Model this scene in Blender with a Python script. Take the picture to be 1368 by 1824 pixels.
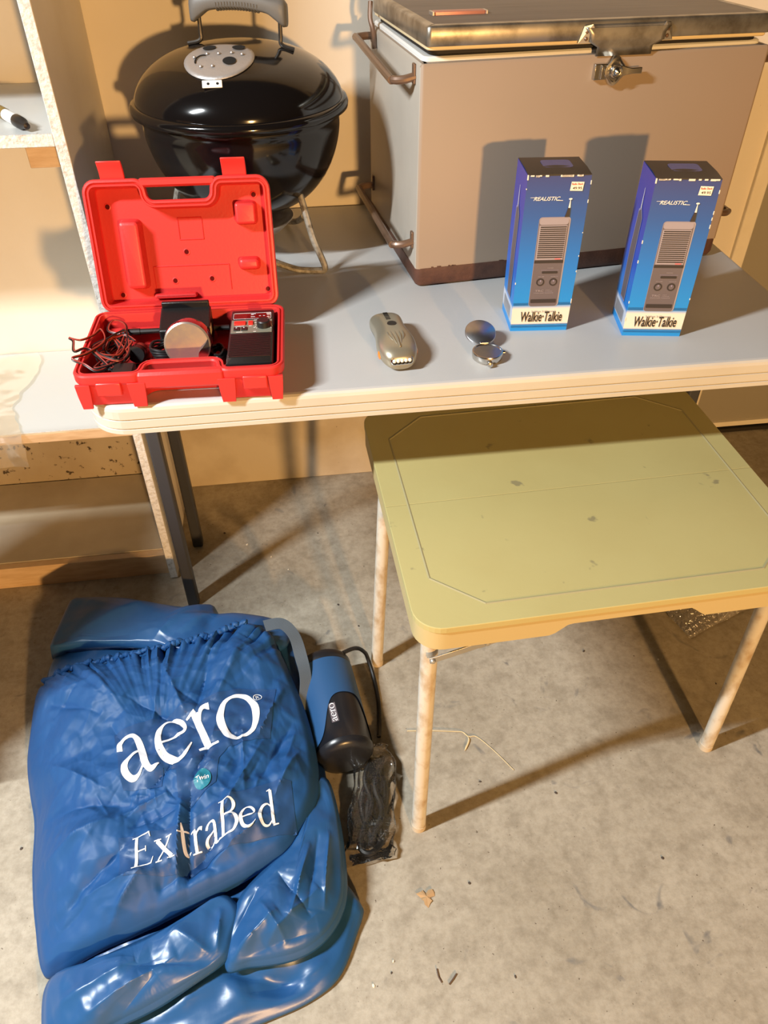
import bpy, bmesh, math, random
import numpy as np
from mathutils import Vector, Matrix, noise

for o in list(bpy.data.objects):
    bpy.data.objects.remove(o)
SC = bpy.context.scene
COL = SC.collection
PI = math.pi
R = math.radians
rnd = random.Random(7)

# ------------------------------------------------------------------ camera
CAM_H = 1.33
cd = bpy.data.cameras.new('camera')
cam = bpy.data.objects.new('camera', cd)
COL.objects.link(cam)
cd.sensor_fit = 'HORIZONTAL'
cd.sensor_width = 36.0
cd.lens = 36.0 * 1368 / 1368
cd.clip_start = 0.02
pit, yaw, roll = R(41.16), R(7.48), R(-0.2)
fwd = Vector((math.sin(yaw) * math.cos(pit), math.cos(yaw) * math.cos(pit), -math.sin(pit)))
rgt = Vector((math.cos(yaw), -math.sin(yaw), 0))
up = rgt.cross(fwd)
r2 = rgt * math.cos(roll) + up * math.sin(roll)
u2 = -rgt * math.sin(roll) + up * math.cos(roll)
mw = Matrix((r2, u2, -fwd)).transposed().to_4x4()
mw.translation = Vector((0, 0, CAM_H))
cam.matrix_world = mw
SC.camera = cam

# ------------------------------------------------------------------ light
SC.view_settings.view_transform = 'Standard'
SC.view_settings.look = 'None'
SC.view_settings.exposure = 0.0
SC.view_settings.gamma = 1.0
SC.view_settings.use_curve_mapping = False

wd = bpy.data.worlds.new('world')
SC.world = wd
wd.use_nodes = True
wd.node_tree.nodes['Background'].inputs[0].default_value = (1.0, 0.84, 0.66, 1)
wd.node_tree.nodes['Background'].inputs[1].default_value = 0.012

ld = bpy.data.lights.new('warm_bulb', 'POINT')
ld.energy = 500
ld.color = (1.0, 0.56, 0.20)
ld.shadow_soft_size = 0.07
warm = bpy.data.objects.new('warm_bulb', ld)
warm.location = (0.72, -2.5, 1.24)
COL.objects.link(warm)

ld = bpy.data.lights.new('cool_tube', 'AREA')
ld.shape = 'RECTANGLE'
ld.size = 0.60
ld.size_y = 0.04
ld.energy = 152
ld.color = (0.93, 0.98, 1.0)
cool = bpy.data.objects.new('cool_tube', ld)
COL.objects.link(cool)
cz = Vector((-0.3, 0.35, 1.0)).normalized()
cx = (Vector((1, 0, 0)) - cz * cz.x).normalized()
cyv = cz.cross(cx)
m4 = Matrix((cx, cyv, cz)).transposed().to_4x4()
m4.translation = Vector((-1.60, 0.20, 2.30))
cool.matrix_world = m4

# ------------------------------------------------------------------ materials
def nodes_of(m):
    m.use_nodes = True
    nt = m.node_tree
    return nt, nt.nodes, nt.links, nt.nodes['Principled BSDF']

def setin(b, **kw):
    for k, v in kw.items():
        k = k.replace('_', ' ')
        if k in b.inputs:
            b.inputs[k].default_value = v

def c4(c):
    return (c[0], c[1], c[2], 1)

def mapping(nt, coord='Object', scale=(1, 1, 1)):
    tc = nt.nodes.new('ShaderNodeTexCoord')
    mp = nt.nodes.new('ShaderNodeMapping')
    mp.inputs['Scale'].default_value = scale
    nt.links.new(tc.outputs[coord], mp.inputs['Vector'])
    return mp.outputs['Vector']

def nz(nt, vec, scale, detail=4, rough=0.55, dist=0.0):
    n = nt.nodes.new('ShaderNodeTexNoise')
    n.inputs['Scale'].default_value = scale
    n.inputs['Detail'].default_value = detail
    n.inputs['Roughness'].default_value = rough
    n.inputs['Distortion'].default_value = dist
    nt.links.new(vec, n.inputs['Vector'])
    return n.outputs['Fac']

def ramp(nt, fac, stops, interp='LINEAR'):
    r = nt.nodes.new('ShaderNodeValToRGB')
    r.color_ramp.interpolation = interp
    el = r.color_ramp.elements
    el[0].position, el[0].color = stops[0][0], c4(stops[0][1])
    el[1].position, el[1].color = stops[-1][0], c4(stops[-1][1])
    for p, c in stops[1:-1]:
        e = el.new(p)
        e.color = c4(c)
    nt.links.new(fac, r.inputs['Fac'])
    return r.outputs['Color']

def mixc(nt, fac, a, b, mode='MIX'):
    n = nt.nodes.new('ShaderNodeMix')
    n.data_type = 'RGBA'
    n.blend_type = mode
    for sock, v in ((n.inputs['Factor'], fac), (n.inputs['A'], a), (n.inputs['B'], b)):
        pass
    fi, ai, bi = n.inputs[0], n.inputs[6], n.inputs[7]
    for s, v in ((fi, fac), (ai, a), (bi, b)):
        if hasattr(v, 'is_output') or isinstance(v, bpy.types.NodeSocket):
            nt.links.new(v, s)
        elif isinstance(v, (int, float)):
            s.default_value = v
        else:
            s.default_value = c4(v)
    return n.outputs[2]

def bumpn(nt, b, h, strength, dist=0.002):
    bp = nt.nodes.new('ShaderNodeBump')
    bp.inputs['Strength'].default_value = strength
    bp.inputs['Distance'].default_value = dist
    nt.links.new(h, bp.inputs['Height'])
    nt.links.new(bp.outputs['Normal'], b.inputs['Normal'])

MATS = {}
def M(name, col, rough=0.5, metal=0.0, var=None, bump=None, coat=0.0, spec=None, scale=(1, 1, 1), spots=None, alpha=None):
    """principled material; var=(scale, colour2, lo, hi), spots=(scale, colour, threshold), bump=(scale, strength, distance)"""
    m = bpy.data.materials.new(name)
    nt, N, L, b = nodes_of(m)
    setin(b, Base_Color=c4(col), Roughness=rough, Metallic=metal)
    b.inputs['Coat Weight'].default_value = coat
    b.inputs['Coat Roughness'].default_value = 0.08
    if spec is not None:
        b.inputs['Specular IOR Level'].default_value = spec
    vec = mapping(nt, 'Object', scale) if (var or bump or spots) else None
    cs = None
    if var:
        f = nz(nt, vec, var[0], 5)
        cs = ramp(nt, f, [(var[2], col), (var[3], var[1])])
    if spots:
        f2 = nz(nt, vec, spots[0], 3, 0.6)
        fr = ramp(nt, f2, [(spots[2], (0, 0, 0)), (spots[2] + 0.05, (1, 1, 1))])
        cs = mixc(nt, fr, cs if cs is not None else col, spots[1])
    if cs is not None:
        L.new(cs, b.inputs['Base Color'])
    if bump:
        bumpn(nt, b, nz(nt, vec, bump[0], 4), bump[1], bump[2] if len(bump) > 2 else 0.002)
    MATS[name] = m
    return m

def concrete_material():
    m = bpy.data.materials.new('concrete')
    nt, N, L, b = nodes_of(m)
    vec = mapping(nt)
    a = nz(nt, vec, 3.2, 6, 0.6, 0.4)
    c = ramp(nt, a, [(0.28, (0.33, 0.285, 0.215)), (0.52, (0.41, 0.362, 0.285)), (0.75, (0.48, 0.43, 0.345))])
    a2 = nz(nt, vec, 26, 5, 0.65)
    c2 = ramp(nt, a2, [(0.36, (0.62, 0.60, 0.57)), (0.55, (1, 1, 1)), (0.75, (1.0, 1.0, 0.98))])
    c = mixc(nt, 0.5, c, c2, 'MULTIPLY')
    a5 = nz(nt, vec, 75, 4, 0.7)
    c5 = ramp(nt, a5, [(0.33, (0.72, 0.70, 0.66)), (0.6, (1, 1, 1))])
    c = mixc(nt, 0.6, c, c5, 'MULTIPLY')
    a3 = nz(nt, vec, 14, 3, 0.5, 1.2)
    f3 = ramp(nt, a3, [(0.655, (0, 0, 0)), (0.76, (1, 1, 1))])
    c = mixc(nt, f3, c, (0.17, 0.16, 0.145))
    a4 = nz(nt, vec, 160, 2, 0.5)
    f4 = ramp(nt, a4, [(0.70, (0, 0, 0)), (0.76, (1, 1, 1))])
    c = mixc(nt, f4, c, (0.13, 0.10, 0.07))
    L.new(c, b.inputs['Base Color'])
    b.inputs['Roughness'].default_value = 0.62
    b.inputs['Specular IOR Level'].default_value = 0.3
    bumpn(nt, b, nz(nt, vec, 60, 6, 0.7), 0.35, 0.002)
    MATS['concrete'] = m

concrete_material()
M('wall_paint', (0.76, 0.70, 0.60), 0.6, var=(2.5, (0.70, 0.635, 0.53), 0.4, 0.75), spots=(45, (0.40, 0.30, 0.2), 0.755), bump=(80, 0.1))
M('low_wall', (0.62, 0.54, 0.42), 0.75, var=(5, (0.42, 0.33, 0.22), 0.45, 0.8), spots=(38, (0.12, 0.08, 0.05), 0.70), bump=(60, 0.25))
M('trim_paint', (0.80, 0.74, 0.62), 0.5, var=(9, (0.72, 0.65, 0.52), 0.45, 0.75))
M('door_grey', (0.30, 0.275, 0.225), 0.55, spots=(26, (0.12, 0.09, 0.06), 0.74))
M('gap_shade', (0.02, 0.015, 0.01), 0.9)
M('melamine', (0.78, 0.74, 0.67), 0.45, var=(6, (0.70, 0.65, 0.56), 0.45, 0.8))
M('melamine_top', (0.57, 0.57, 0.545), 0.4, var=(7, (0.58, 0.57, 0.52), 0.5, 0.8), spots=(50, (0.35, 0.3, 0.22), 0.76))
M('particle_edge', (0.74, 0.71, 0.66), 0.85, var=(130, (0.52, 0.475, 0.42), 0.48, 0.70), bump=(120, 0.9, 0.003))
M('pine', (0.72, 0.52, 0.32), 0.65, var=(18, (0.60, 0.40, 0.22), 0.4, 0.7), scale=(1, 1, 6))
M('stained_panel', (0.50, 0.42, 0.31), 0.75, var=(4, (0.40, 0.32, 0.22), 0.4, 0.7), spots=(42, (0.06, 0.04, 0.025), 0.60), bump=(50, 0.2))
M('low_shelf', (0.55, 0.49, 0.39), 0.55, var=(5, (0.40, 0.34, 0.25), 0.42, 0.75), spots=(30, (0.12, 0.08, 0.05), 0.73))
M('table_plastic', (0.52, 0.515, 0.50), 0.42, var=(3, (0.485, 0.48, 0.465), 0.4, 0.7), bump=(350, 0.12, 0.0008), spots=(42, (0.32, 0.31, 0.30), 0.775))
M('table_rim', (0.58, 0.55, 0.49), 0.45, var=(6, (0.53, 0.49, 0.42), 0.45, 0.8))
M('leg_steel', (0.06, 0.06, 0.065), 0.45, metal=0.3)
M('enamel_black', (0.006, 0.005, 0.005), 0.12, coat=0.15, spec=0.5)
M('grey_plastic', (0.14, 0.14, 0.135), 0.5, bump=(200, 0.1))
M('aluminium', (0.60, 0.58, 0.55), 0.38, metal=0.85, var=(40, (0.42, 0.38, 0.34), 0.45, 0.7))
M('vent_metal', (0.48, 0.46, 0.45), 0.42, metal=0.55, bump=(160, 0.3))
M('leg_alu', (0.44, 0.42, 0.36), 0.5, metal=0.6, var=(90, (0.20, 0.18, 0.14), 0.45, 0.65))
M('dark_wire', (0.05, 0.045, 0.04), 0.4, metal=0.7)
M('hole_black', (0.004, 0.004, 0.004), 0.9)
M('red_plastic', (0.62, 0.030, 0.028), 0.42, bump=(220, 0.15, 0.001), spec=0.45)
M('red_bright', (0.70, 0.032, 0.028), 0.35)
M('black_plastic', (0.010, 0.009, 0.009), 0.38, bump=(260, 0.1))
M('black_rubber', (0.012, 0.011, 0.011), 0.45)
M('wire_red', (0.30, 0.035, 0.022), 0.4)
M('panel_olive', (0.20, 0.19, 0.14), 0.5)
M('white_print', (0.80, 0.80, 0.78), 0.5)
M('red_window', (0.10, 0.004, 0.004), 0.2, coat=0.6)
M('switch_red', (0.75, 0.03, 0.02), 0.35)
M('silver_label', (0.62, 0.52, 0.46), 0.28, metal=0.8, var=(60, (0.75, 0.62, 0.45), 0.45, 0.7))
M('smoky_puck', (0.10, 0.015, 0.02), 0.12, coat=1.0)
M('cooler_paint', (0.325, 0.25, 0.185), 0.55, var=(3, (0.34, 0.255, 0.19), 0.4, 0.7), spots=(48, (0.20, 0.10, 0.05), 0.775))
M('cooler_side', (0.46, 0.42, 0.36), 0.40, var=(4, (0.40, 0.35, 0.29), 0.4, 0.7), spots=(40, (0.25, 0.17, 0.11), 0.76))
M('cooler_base', (0.105, 0.045, 0.028), 0.55, bump=(180, 0.5, 0.001), var=(50, (0.07, 0.03, 0.02), 0.4, 0.7))
M('lid_wood', (0.125, 0.098, 0.080), 0.42, var=(9, (0.085, 0.064, 0.052), 0.4, 0.7), scale=(1, 14, 1))
M('lid_metal', (0.45, 0.42, 0.36), 0.36, metal=0.85, var=(22, (0.16, 0.135, 0.10), 0.42, 0.72), bump=(30, 0.12, 0.002))
M('lid_cream', (0.80, 0.66, 0.40), 0.4)
M('gasket_white', (0.85, 0.86, 0.84), 0.4)
M('gasket_black', (0.012, 0.01, 0.009), 0.7)
M('brown_handle', (0.17, 0.105, 0.07), 0.38, metal=0.35, coat=0.3)
M('chrome', (0.62, 0.60, 0.56), 0.22, metal=1.0)
M('brushed', (0.60, 0.60, 0.62), 0.32, metal=1.0, bump=(400, 0.15, 0.0005))
M('badge', (0.52, 0.22, 0.16), 0.4, metal=0.3)
M('carton_edge', (0.82, 0.74, 0.62), 0.8)
M('carton_top', (0.022, 0.018, 0.016), 0.35)
M('carton_cream', (0.86, 0.80, 0.68), 0.5)
M('ink_black', (0.02, 0.012, 0.010), 0.5)
M('ink_navy', (0.01, 0.06, 0.22), 0.45)
M('radio_grey', (0.125, 0.105, 0.120), 0.45)
M('radio_light', (0.33, 0.29, 0.33), 0.45)
M('radio_dark', (0.022, 0.018, 0.022), 0.5)
M('radio_purple', (0.10, 0.09, 0.19), 0.4)
M('ink_lilac', (0.30, 0.27, 0.42), 0.45)
M('ink_red', (0.75, 0.07, 0.05), 0.5)
M('ink_pink', (0.65, 0.16, 0.18), 0.5)
M('ink_grey', (0.30, 0.28, 0.27), 0.5)
M('torch_body', (0.42, 0.385, 0.29), 0.33, metal=0.65)
M('torch_lamp', (0.75, 0.74, 0.72), 0.12, metal=1.0)
M('amber', (0.75, 0.22, 0.02), 0.2, coat=0.6)
M('small_table', (0.47, 0.41, 0.175), 0.48, var=(3.2, (0.44, 0.37, 0.15), 0.4, 0.7), spots=(24, (0.27, 0.235, 0.12), 0.685), bump=(120, 0.06))
M('small_table_line', (0.36, 0.32, 0.17), 0.5)
M('small_table_edge', (0.50, 0.40, 0.19), 0.5, spots=(40, (0.2, 0.15, 0.08), 0.77))
M('leg_cream', (0.60, 0.55, 0.46), 0.5, var=(26, (0.40, 0.29, 0.17), 0.46, 0.72), scale=(1.6, 1.6, 1))
M('galvanised', (0.50, 0.48, 0.43), 0.4, metal=0.8)
M('rubber_tan', (0.55, 0.46, 0.34), 0.7)
M('nylon_blue', (0.012, 0.070, 0.212), 0.55, bump=(500, 0.08, 0.0005), spec=0.32)
M('vinyl_blue', (0.018, 0.080, 0.215), 0.34, bump=(22, 0.10, 0.004), spec=0.45)
M('print_film', (0.018, 0.064, 0.180), 0.46, spec=0.36)
M('print_white', (0.88, 0.88, 0.90), 0.5)
M('teal', (0.01, 0.17, 0.24), 0.5)
M('webbing', (0.085, 0.115, 0.15), 0.7, bump=(700, 0.5, 0.001))
M('pump_black', (0.012, 0.013, 0.017), 0.30)
M('sleeve_blue', (0.022, 0.085, 0.215), 0.45)
M('paper_white', (0.85, 0.87, 0.92), 0.5)
M('straw', (0.72, 0.58, 0.33), 0.7)
M('leaf_brown', (0.40, 0.25, 0.12), 0.8)
M('twig', (0.10, 0.06, 0.04), 0.8)
M('crumb_dark', (0.06, 0.045, 0.035), 0.8)
M('crumb_light', (0.75, 0.68, 0.55), 0.8)
M('marker_white', (0.80, 0.80, 0.78), 0.35)
M('marker_cap', (0.018, 0.015, 0.013), 0.3)
M('marker_brown', (0.22, 0.14, 0.03), 0.4)

def film_material(name, tint, transp, rough, bump=None, milk=0.12, edge=1.0):
    m = bpy.data.materials.new(name)
    m.use_nodes = True
    nt = m.node_tree
    N, L = nt.nodes, nt.links
    N.clear()
    out = N.new('ShaderNodeOutputMaterial')
    tr = N.new('ShaderNodeBsdfTransparent')
    tr.inputs[0].default_value = c4(tint)
    gl = N.new('ShaderNodeBsdfGlossy')
    gl.inputs['Roughness'].default_value = rough
    gl.inputs['Color'].default_value = (1, 1, 1, 1)
    df = N.new('ShaderNodeBsdfDiffuse')
    df.inputs['Color'].default_value = c4((0.85, 0.82, 0.74))
    m1 = N.new('ShaderNodeMixShader')
    m1.inputs[0].default_value = milk
    m2 = N.new('ShaderNodeMixShader')
    fr = N.new('ShaderNodeFresnel')
    fr.inputs['IOR'].default_value = 1.45
    ad_ = N.new('ShaderNodeMath')
    ad_.operation = 'MULTIPLY_ADD'
    ad_.inputs[1].default_value = edge
    ad_.inputs[2].default_value = (1 - transp) * 0.45
    ad_.use_clamp = True
    L.new(fr.outputs[0], ad_.inputs[0])
    L.new(ad_.outputs[0], m2.inputs[0])
    L.new(tr.outputs[0], m1.inputs[1])
    L.new(df.outputs[0], m1.inputs[2])
    L.new(m1.outputs[0], m2.inputs[1])
    L.new(gl.outputs[0], m2.inputs[2])
    L.new(m2.outputs[0], out.inputs['Surface'])
    if bump:
        vec = mapping(nt)
        bp = N.new('ShaderNodeBump')
        bp.inputs['Strength'].default_value = bump[1]
        bp.inputs['Distance'].default_value = bump[2]
        L.new(nz(nt, vec, bump[0], 3), bp.inputs['Height'])
        L.new(bp.outputs['Normal'], gl.inputs['Normal'])
    MATS[name] = m

film_material('clear_film', (0.97, 0.96, 0.94), 0.80, 0.07, (45, 0.9, 0.008), 0.008)
film_material('milky_film', (0.96, 0.93, 0.84), 0.94, 0.22, (22, 0.25, 0.006), 0.24, 0.35)
film_material('bubble_film', (0.92, 0.88, 0.78), 0.45, 0.16, (150, 1.0, 0.006), 0.10)

def carton_print_material(name, side):
    """flat print of the carton: navy at the top to cyan, cream band, cyan foot"""
    m = bpy.data.materials.new(name)
    nt, N, L, b = nodes_of(m)
    tc = N.new('ShaderNodeTexCoord')
    sp = N.new('ShaderNodeSeparateXYZ')
    L.new(tc.outputs['Object'], sp.inputs[0])
    mr = N.new('ShaderNodeMath')
    mr.operation = 'DIVIDE'
    mr.inputs[1].default_value = 0.24
    L.new(sp.outputs['Z'], mr.inputs[0])
    if not side:
        st = [(0.0, (0.006, 0.25, 0.74)), (0.042, (0.006, 0.27, 0.74)), (0.056, (0.80, 0.75, 0.65)), (0.158, (0.80, 0.75, 0.65)),
              (0.185, (0.006, 0.27, 0.76)), (0.45, (0.005, 0.19, 0.64)), (0.75, (0.010, 0.095, 0.36)), (1.0, (0.016, 0.042, 0.20))]
    else:
        st = [(0.0, (0.01, 0.26, 0.70)), (0.045, (0.01, 0.28, 0.70)), (0.056, (0.55, 0.60, 0.70)), (0.155, (0.60, 0.66, 0.78)),
              (0.18, (0.01, 0.22, 0.66)), (0.5, (0.02, 0.085, 0.52)), (0.8, (0.045, 0.055, 0.36)), (1.0, (0.06, 0.05, 0.30))]
    L.new(ramp(nt, mr.outputs[0], st), b.inputs['Base Color'])
    b.inputs['Roughness'].default_value = 0.38
    MATS[name] = m
carton_print_material('carton_front', False)
carton_print_material('carton_side', True)

# ------------------------------------------------------------------ mesh helpers
class MB:
    def __init__(s):
        s.v, s.f, s.mi = [], [], []
    def add(s, vs, fs, mi=0):
        o = len(s.v)
        s.v += [tuple(p) for p in vs]
        s.f += [tuple(i + o for i in f) for f in fs]
        s.mi += [mi] * len(fs)
        return s
    def box(s, x0, x1, y0, y1, z0, z1, mi=0, front=None, M4=None):
        vs = [Vector(p) for p in ((x0, y0, z0), (x1, y0, z0), (x1, y1, z0), (x0, y1, z0), (x0, y0, z1), (x1, y0, z1), (x1, y1, z1), (x0, y1, z1))]
        if M4 is not None:
            vs = [M4 @ p for p in vs]
        fs = [(0, 3, 2, 1), (4, 5, 6, 7), (0, 1, 5, 4), (1, 2, 6, 5), (2, 3, 7, 6), (3, 0, 4, 7)]
        o = len(s.f)
        s.add(vs, fs, mi)
        if front is not None:
            s.mi[o + 2] = front
        return s
    def tube(s, path, r, n=10, closed=False, mi=0, caps=True):
        P = [Vector(p) for p in path]
        k = len(P)
        rr = r if hasattr(r, '__len__') else [r] * k
        T = []
        for i in range(k):
            a = P[(i - 1) % k] if (closed or i > 0) else P[i]
            b = P[(i + 1) % k] if (closed or i < k - 1) else P[i]
            t = (b - a)
            T.append(t.normalized() if t.length > 1e-9 else Vector((0, 0, 1)))
        ref = Vector((0, 0, 1)) if abs(T[0].z) < 0.9 else Vector((1, 0, 0))
        nrm = (ref - T[0] * ref.dot(T[0])).normalized()
        vs = []
        for i in range(k):
            nrm = nrm - T[i] * nrm.dot(T[i])
            nrm = nrm.normalized() if nrm.length > 1e-6 else Vector((1, 0, 0))
            bn = T[i].cross(nrm)
            for j in range(n):
                a = 2 * PI * j / n
                vs.append(P[i] + (nrm * math.cos(a) + bn * math.sin(a)) * rr[i])
        fs = []
        for i in range(k if closed else k - 1):
            for j in range(n):
                a, b = i * n + j, i * n + (j + 1) % n
                c, d = ((i + 1) % k) * n + (j + 1) % n, ((i + 1) % k) * n + j
                fs.append((a, b, c, d))
        if caps and not closed:
            fs.append(tuple(range(n - 1, -1, -1)))
            fs.append(tuple((k - 1) * n + j for j in range(n)))
        return s.add(vs, fs, mi)
    def lathe(s, prof, n=48, c=(0, 0, 0), mi=0, axis='Z', a0=0.0, a1=2 * PI, M4=None):
        full = abs(a1 - a0 - 2 * PI) < 1e-6
        m = n if full else n + 1
        vs = []
        for (r, z) in prof:
            for j in range(m):
                a = a0 + (a1 - a0) * j / n
                p = Vector((r * math.cos(a), r * math.sin(a), z))
                vs.append((M4 @ p) if M4 is not None else p + Vector(c))
        fs = []
        for i in range(len(prof) - 1):
            for j in range(n):
                j2 = (j + 1) % m
                fs.append((i * m + j, i * m + j2, (i + 1) * m + j2, (i + 1) * m + j))
        return s.add(vs, fs, mi)
    def rings(s, rings, mi=0, cap0=True, cap1=True):
        n = len(rings[0])
        vs = [p for r_ in rings for p in r_]
        fs = []
        for i in range(len(rings) - 1):
            for j in range(n):
                j2 = (j + 1) % n
                fs.append((i * n + j, i * n + j2, (i + 1) * n + j2, (i + 1) * n + j))
        if cap0:
            fs.append(tuple(range(n - 1, -1, -1)))
        if cap1:
            fs.append(tuple((len(rings) - 1) * n + j for j in range(n)))
        return s.add(vs, fs, mi)
    def build(s, name, mats, parent=None, smooth=False, bevel=0, seg=2, loc=None, rot=None, sub=0, angle=35, flat_weld=False):
        me = bpy.data.meshes.new(name)
        me.from_pydata(s.v, [], s.f)
        mats = mats if isinstance(mats, (list, tuple)) else [mats]
        for m in mats:
            me.materials.append(MATS[m])
        for p, i in zip(me.polygons, s.mi):
            p.material_index = i
        me.validate()
        bm = bmesh.new()
        bm.from_mesh(me)
        bmesh.ops.remove_doubles(bm, verts=bm.verts, dist=1e-6)
        if not flat_weld:
            bmesh.ops.recalc_face_normals(bm, faces=bm.faces)
        bm.to_mesh(me)
        bm.free()
        o = bpy.data.objects.new(name, me)
        COL.objects.link(o)
        if parent:
            o.parent = parent
        if loc:
            o.location = loc
        if rot:
            o.rotation_euler = rot
        if bevel:
            b = o.modifiers.new('bevel', 'BEVEL')
            b.width = bevel
            b.segments = seg
            b.limit_method = 'ANGLE'
            b.angle_limit = R(40)
        if sub:
            b = o.modifiers.new('sub', 'SUBSURF')
            b.levels = b.render_levels = sub
        if smooth or bevel:
            for p in me.polygons:
                p.use_smooth = True
            if not sub:
                try:
                    me.set_sharp_from_angle(angle=R(angle))
                except Exception:
                    pass
        return o

def empty(name, label, cat, loc=(0, 0, 0), rz=0, group=None):
    o = bpy.data.objects.new(name, None)
    COL.objects.link(o)
    o.empty_display_size = 0.05
    o.location = loc
    o.rotation_euler = (0, 0, rz)
    return tag(o, label, cat, group)

def tag(o, label, cat, group=None):
    o['label'] = label
    o['category'] = cat
    if group:
        o['group'] = group
    return o

def struct(o, label=None):
    o['kind'] = 'structure'
    if label:
        o['label'] = label
    return o

def spline(pts, n, closed=False):
    """Catmull-Rom through the points, n samples per span"""
    P = [np.array(p, float) for p in pts]
    k = len(P)
    out = []
    for i in range(k if closed else k - 1):
        p1, p2 = P[i], P[(i + 1) % k]
        p0 = P[(i - 1) % k] if (closed or i > 0) else 2 * p1 - p2
        p3 = P[(i + 2) % k] if (closed or i < k - 2) else 2 * p2 - p1
        for j in range(n):
            t = j / n
            out.append(0.5 * (2 * p1 + (p2 - p0) * t + (2 * p0 - 5 * p1 + 4 * p2 - p3) * t * t + (3 * p1 - p0 - 3 * p2 + p3) * t ** 3))
    if not closed:
        out.append(P[-1])
    return out

def fillet(pts, rads, n=6):
    """rounded polygon (counter-clockwise)"""
    out = []
    k = len(pts)
    rads = rads if hasattr(rads, '__len__') else [rads] * k
    for i in range(k):
        p = Vector(pts[i])
        a = (Vector(pts[i - 1]) - p).normalized()
        b = (Vector(pts[(i + 1) % k]) - p).normalized()
        r = rads[i]
        if r <= 0:
            out.append(p)
            continue
        ang = a.angle(b)
        t = r / math.tan(ang / 2)
        c = p + (a + b).normalized() * (r / math.sin(ang / 2))
        s0, s1 = p + a * t - c, p + b * t - c
        a0 = math.atan2(s0.y, s0.x)
        a1 = math.atan2(s1.y, s1.x)
        d = (a1 - a0 + PI) % (2 * PI) - PI
        for j in range(n + 1):
            q = a0 + d * j / n
            out.append(c + Vector((math.cos(q), math.sin(q))) * r)
    return out

def inset(poly, d):
    """offset a counter-clockwise polygon inwards by d"""
    k = len(poly)
    out = []
    for i in range(k):
        p = poly[i]
        e0 = (p - poly[i - 1])
        e1 = (poly[(i + 1) % k] - p)
        e0 = e0.normalized() if e0.length > 1e-9 else e1.normalized()
        e1 = e1.normalized() if e1.length > 1e-9 else e0
        n0, n1 = Vector((-e0.y, e0.x)), Vector((-e1.y, e1.x))
        nn = n0 + n1
        nn = nn.normalized() if nn.length > 1e-6 else n0
        m = max(0.5, nn.dot(n0))
        out.append(p + nn * (d / m))
    return out

def slab(poly, profile, mb=None, mi=0, cap0=True, cap1=True):
    """stack of offset rings: profile = [(inset, z), ...]"""
    mb = mb or MB()
    return mb.rings([[(q.x, q.y, z) for q in inset(poly, d)] for d, z in profile], mi, cap0, cap1)

def rect(x0, y0, x1, y1, r, n=6):
    return fillet([(x0, y0), (x1, y0), (x1, y1), (x0, y1)], r, n)

_tc = {}
def text2d(body, size=1.0, shear=0.0, weight=0.0, xs=1.0, align='LEFT'):
    key = (body, shear, weight)
    if key not in _tc:
        c = bpy.data.curves.new('t', 'FONT')
        c.body = body
        c.size = 1.0
        c.shear = shear
        c.offset = weight
        c.resolution_u = 3
        o = bpy.data.objects.new('t', c)
        COL.objects.link(o)
        dg = bpy.context.evaluated_depsgraph_get()
        dg.update()
        me = bpy.data.meshes.new_from_object(o.evaluated_get(dg))
        vs = [(v.co.x, v.co.y) for v in me.vertices]
        fs = [tuple(p.vertices) for p in me.polygons]
        bpy.data.objects.remove(o)
        bpy.data.meshes.remove(me)
        _tc[key] = (vs, fs)
    vs, fs = _tc[key]
    w = max(v[0] for v in vs) - min(v[0] for v in vs)
    x0 = min(v[0] for v in vs)
    sh = {'LEFT': 0, 'CENTER': 0.5}[align]
    return [((v[0] - x0 - sh * w) * size * xs, v[1] * size) for v in vs], fs, w * size * xs

def text_fit(body, x0, x1, y0, h, shear=0.0, weight=0.0):
    """text whose cap height is h and that spans x0..x1"""
    vs, fs, w = text2d(body, 1.0, shear, weight)
    s = h / 0.69
    return [(x0 + v[0] * (x1 - x0) / w, y0 + v[1] * s) for v in vs], fs

# ------------------------------------------------------------------ the room
WY = 1.688     # back wall plane
TZ = 0.737     # table top height
mb = MB().box(-3.2, 3.2, -2.6, 2.3, -0.12, 0.0)
struct(mb.build('floor', 'concrete'), 'stained grey-beige concrete garage floor')
mb = MB().box(-3.2, 1.075, WY, WY + 0.12, 0.0, 2.5)
struct(mb.build('wall_back', 'wall_paint'), 'cream painted wall behind the folding table')
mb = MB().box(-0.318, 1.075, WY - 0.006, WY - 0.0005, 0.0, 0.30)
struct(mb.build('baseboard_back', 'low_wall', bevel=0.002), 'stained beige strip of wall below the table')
mb = MB().box(1.072, 1.105, WY - 0.012, WY + 0.12, 0.0, 2.06)
struct(mb.build('trim_1', 'trim_paint', bevel=0.003), 'cream door trim right of the cooler')
d = MB().box(1.107, 1.95, WY + 0.055, WY + 0.095, 0.03, 2.05).build('door_1', 'door_grey', bevel=0.002)
struct(d, 'flat grey door right of the table')
MB().box(1.107, 1.95, WY + 0.045, WY + 0.056, 0.018, 0.034).build('door_sweep', 'trim_paint', d, bevel=0.001)
mb = MB().box(1.105, 1.955, WY + 0.04, WY + 0.12, -0.002, 0.012)  # near-black strip: the shade in the gap below the door, put in as colour
struct(mb.build('door_gap_shade', 'gap_shade'), 'near-black strip painted for the shaded gap under the grey door')
mb = MB().box(1.952, 1.985, WY - 0.012, WY + 0.12, 0.0, 2.06)
struct(mb.build('trim_3', 'trim_paint', bevel=0.003), 'cream door trim on the far side of the grey door')
mb = MB().box(1.985, 3.2, WY, WY + 0.12, 0.0, 2.5).box(1.075, 1.985, WY, WY + 0.12, 2.06, 2.5)
struct(mb.build('wall_right', 'wall_paint'), 'cream wall around the grey door')

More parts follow.
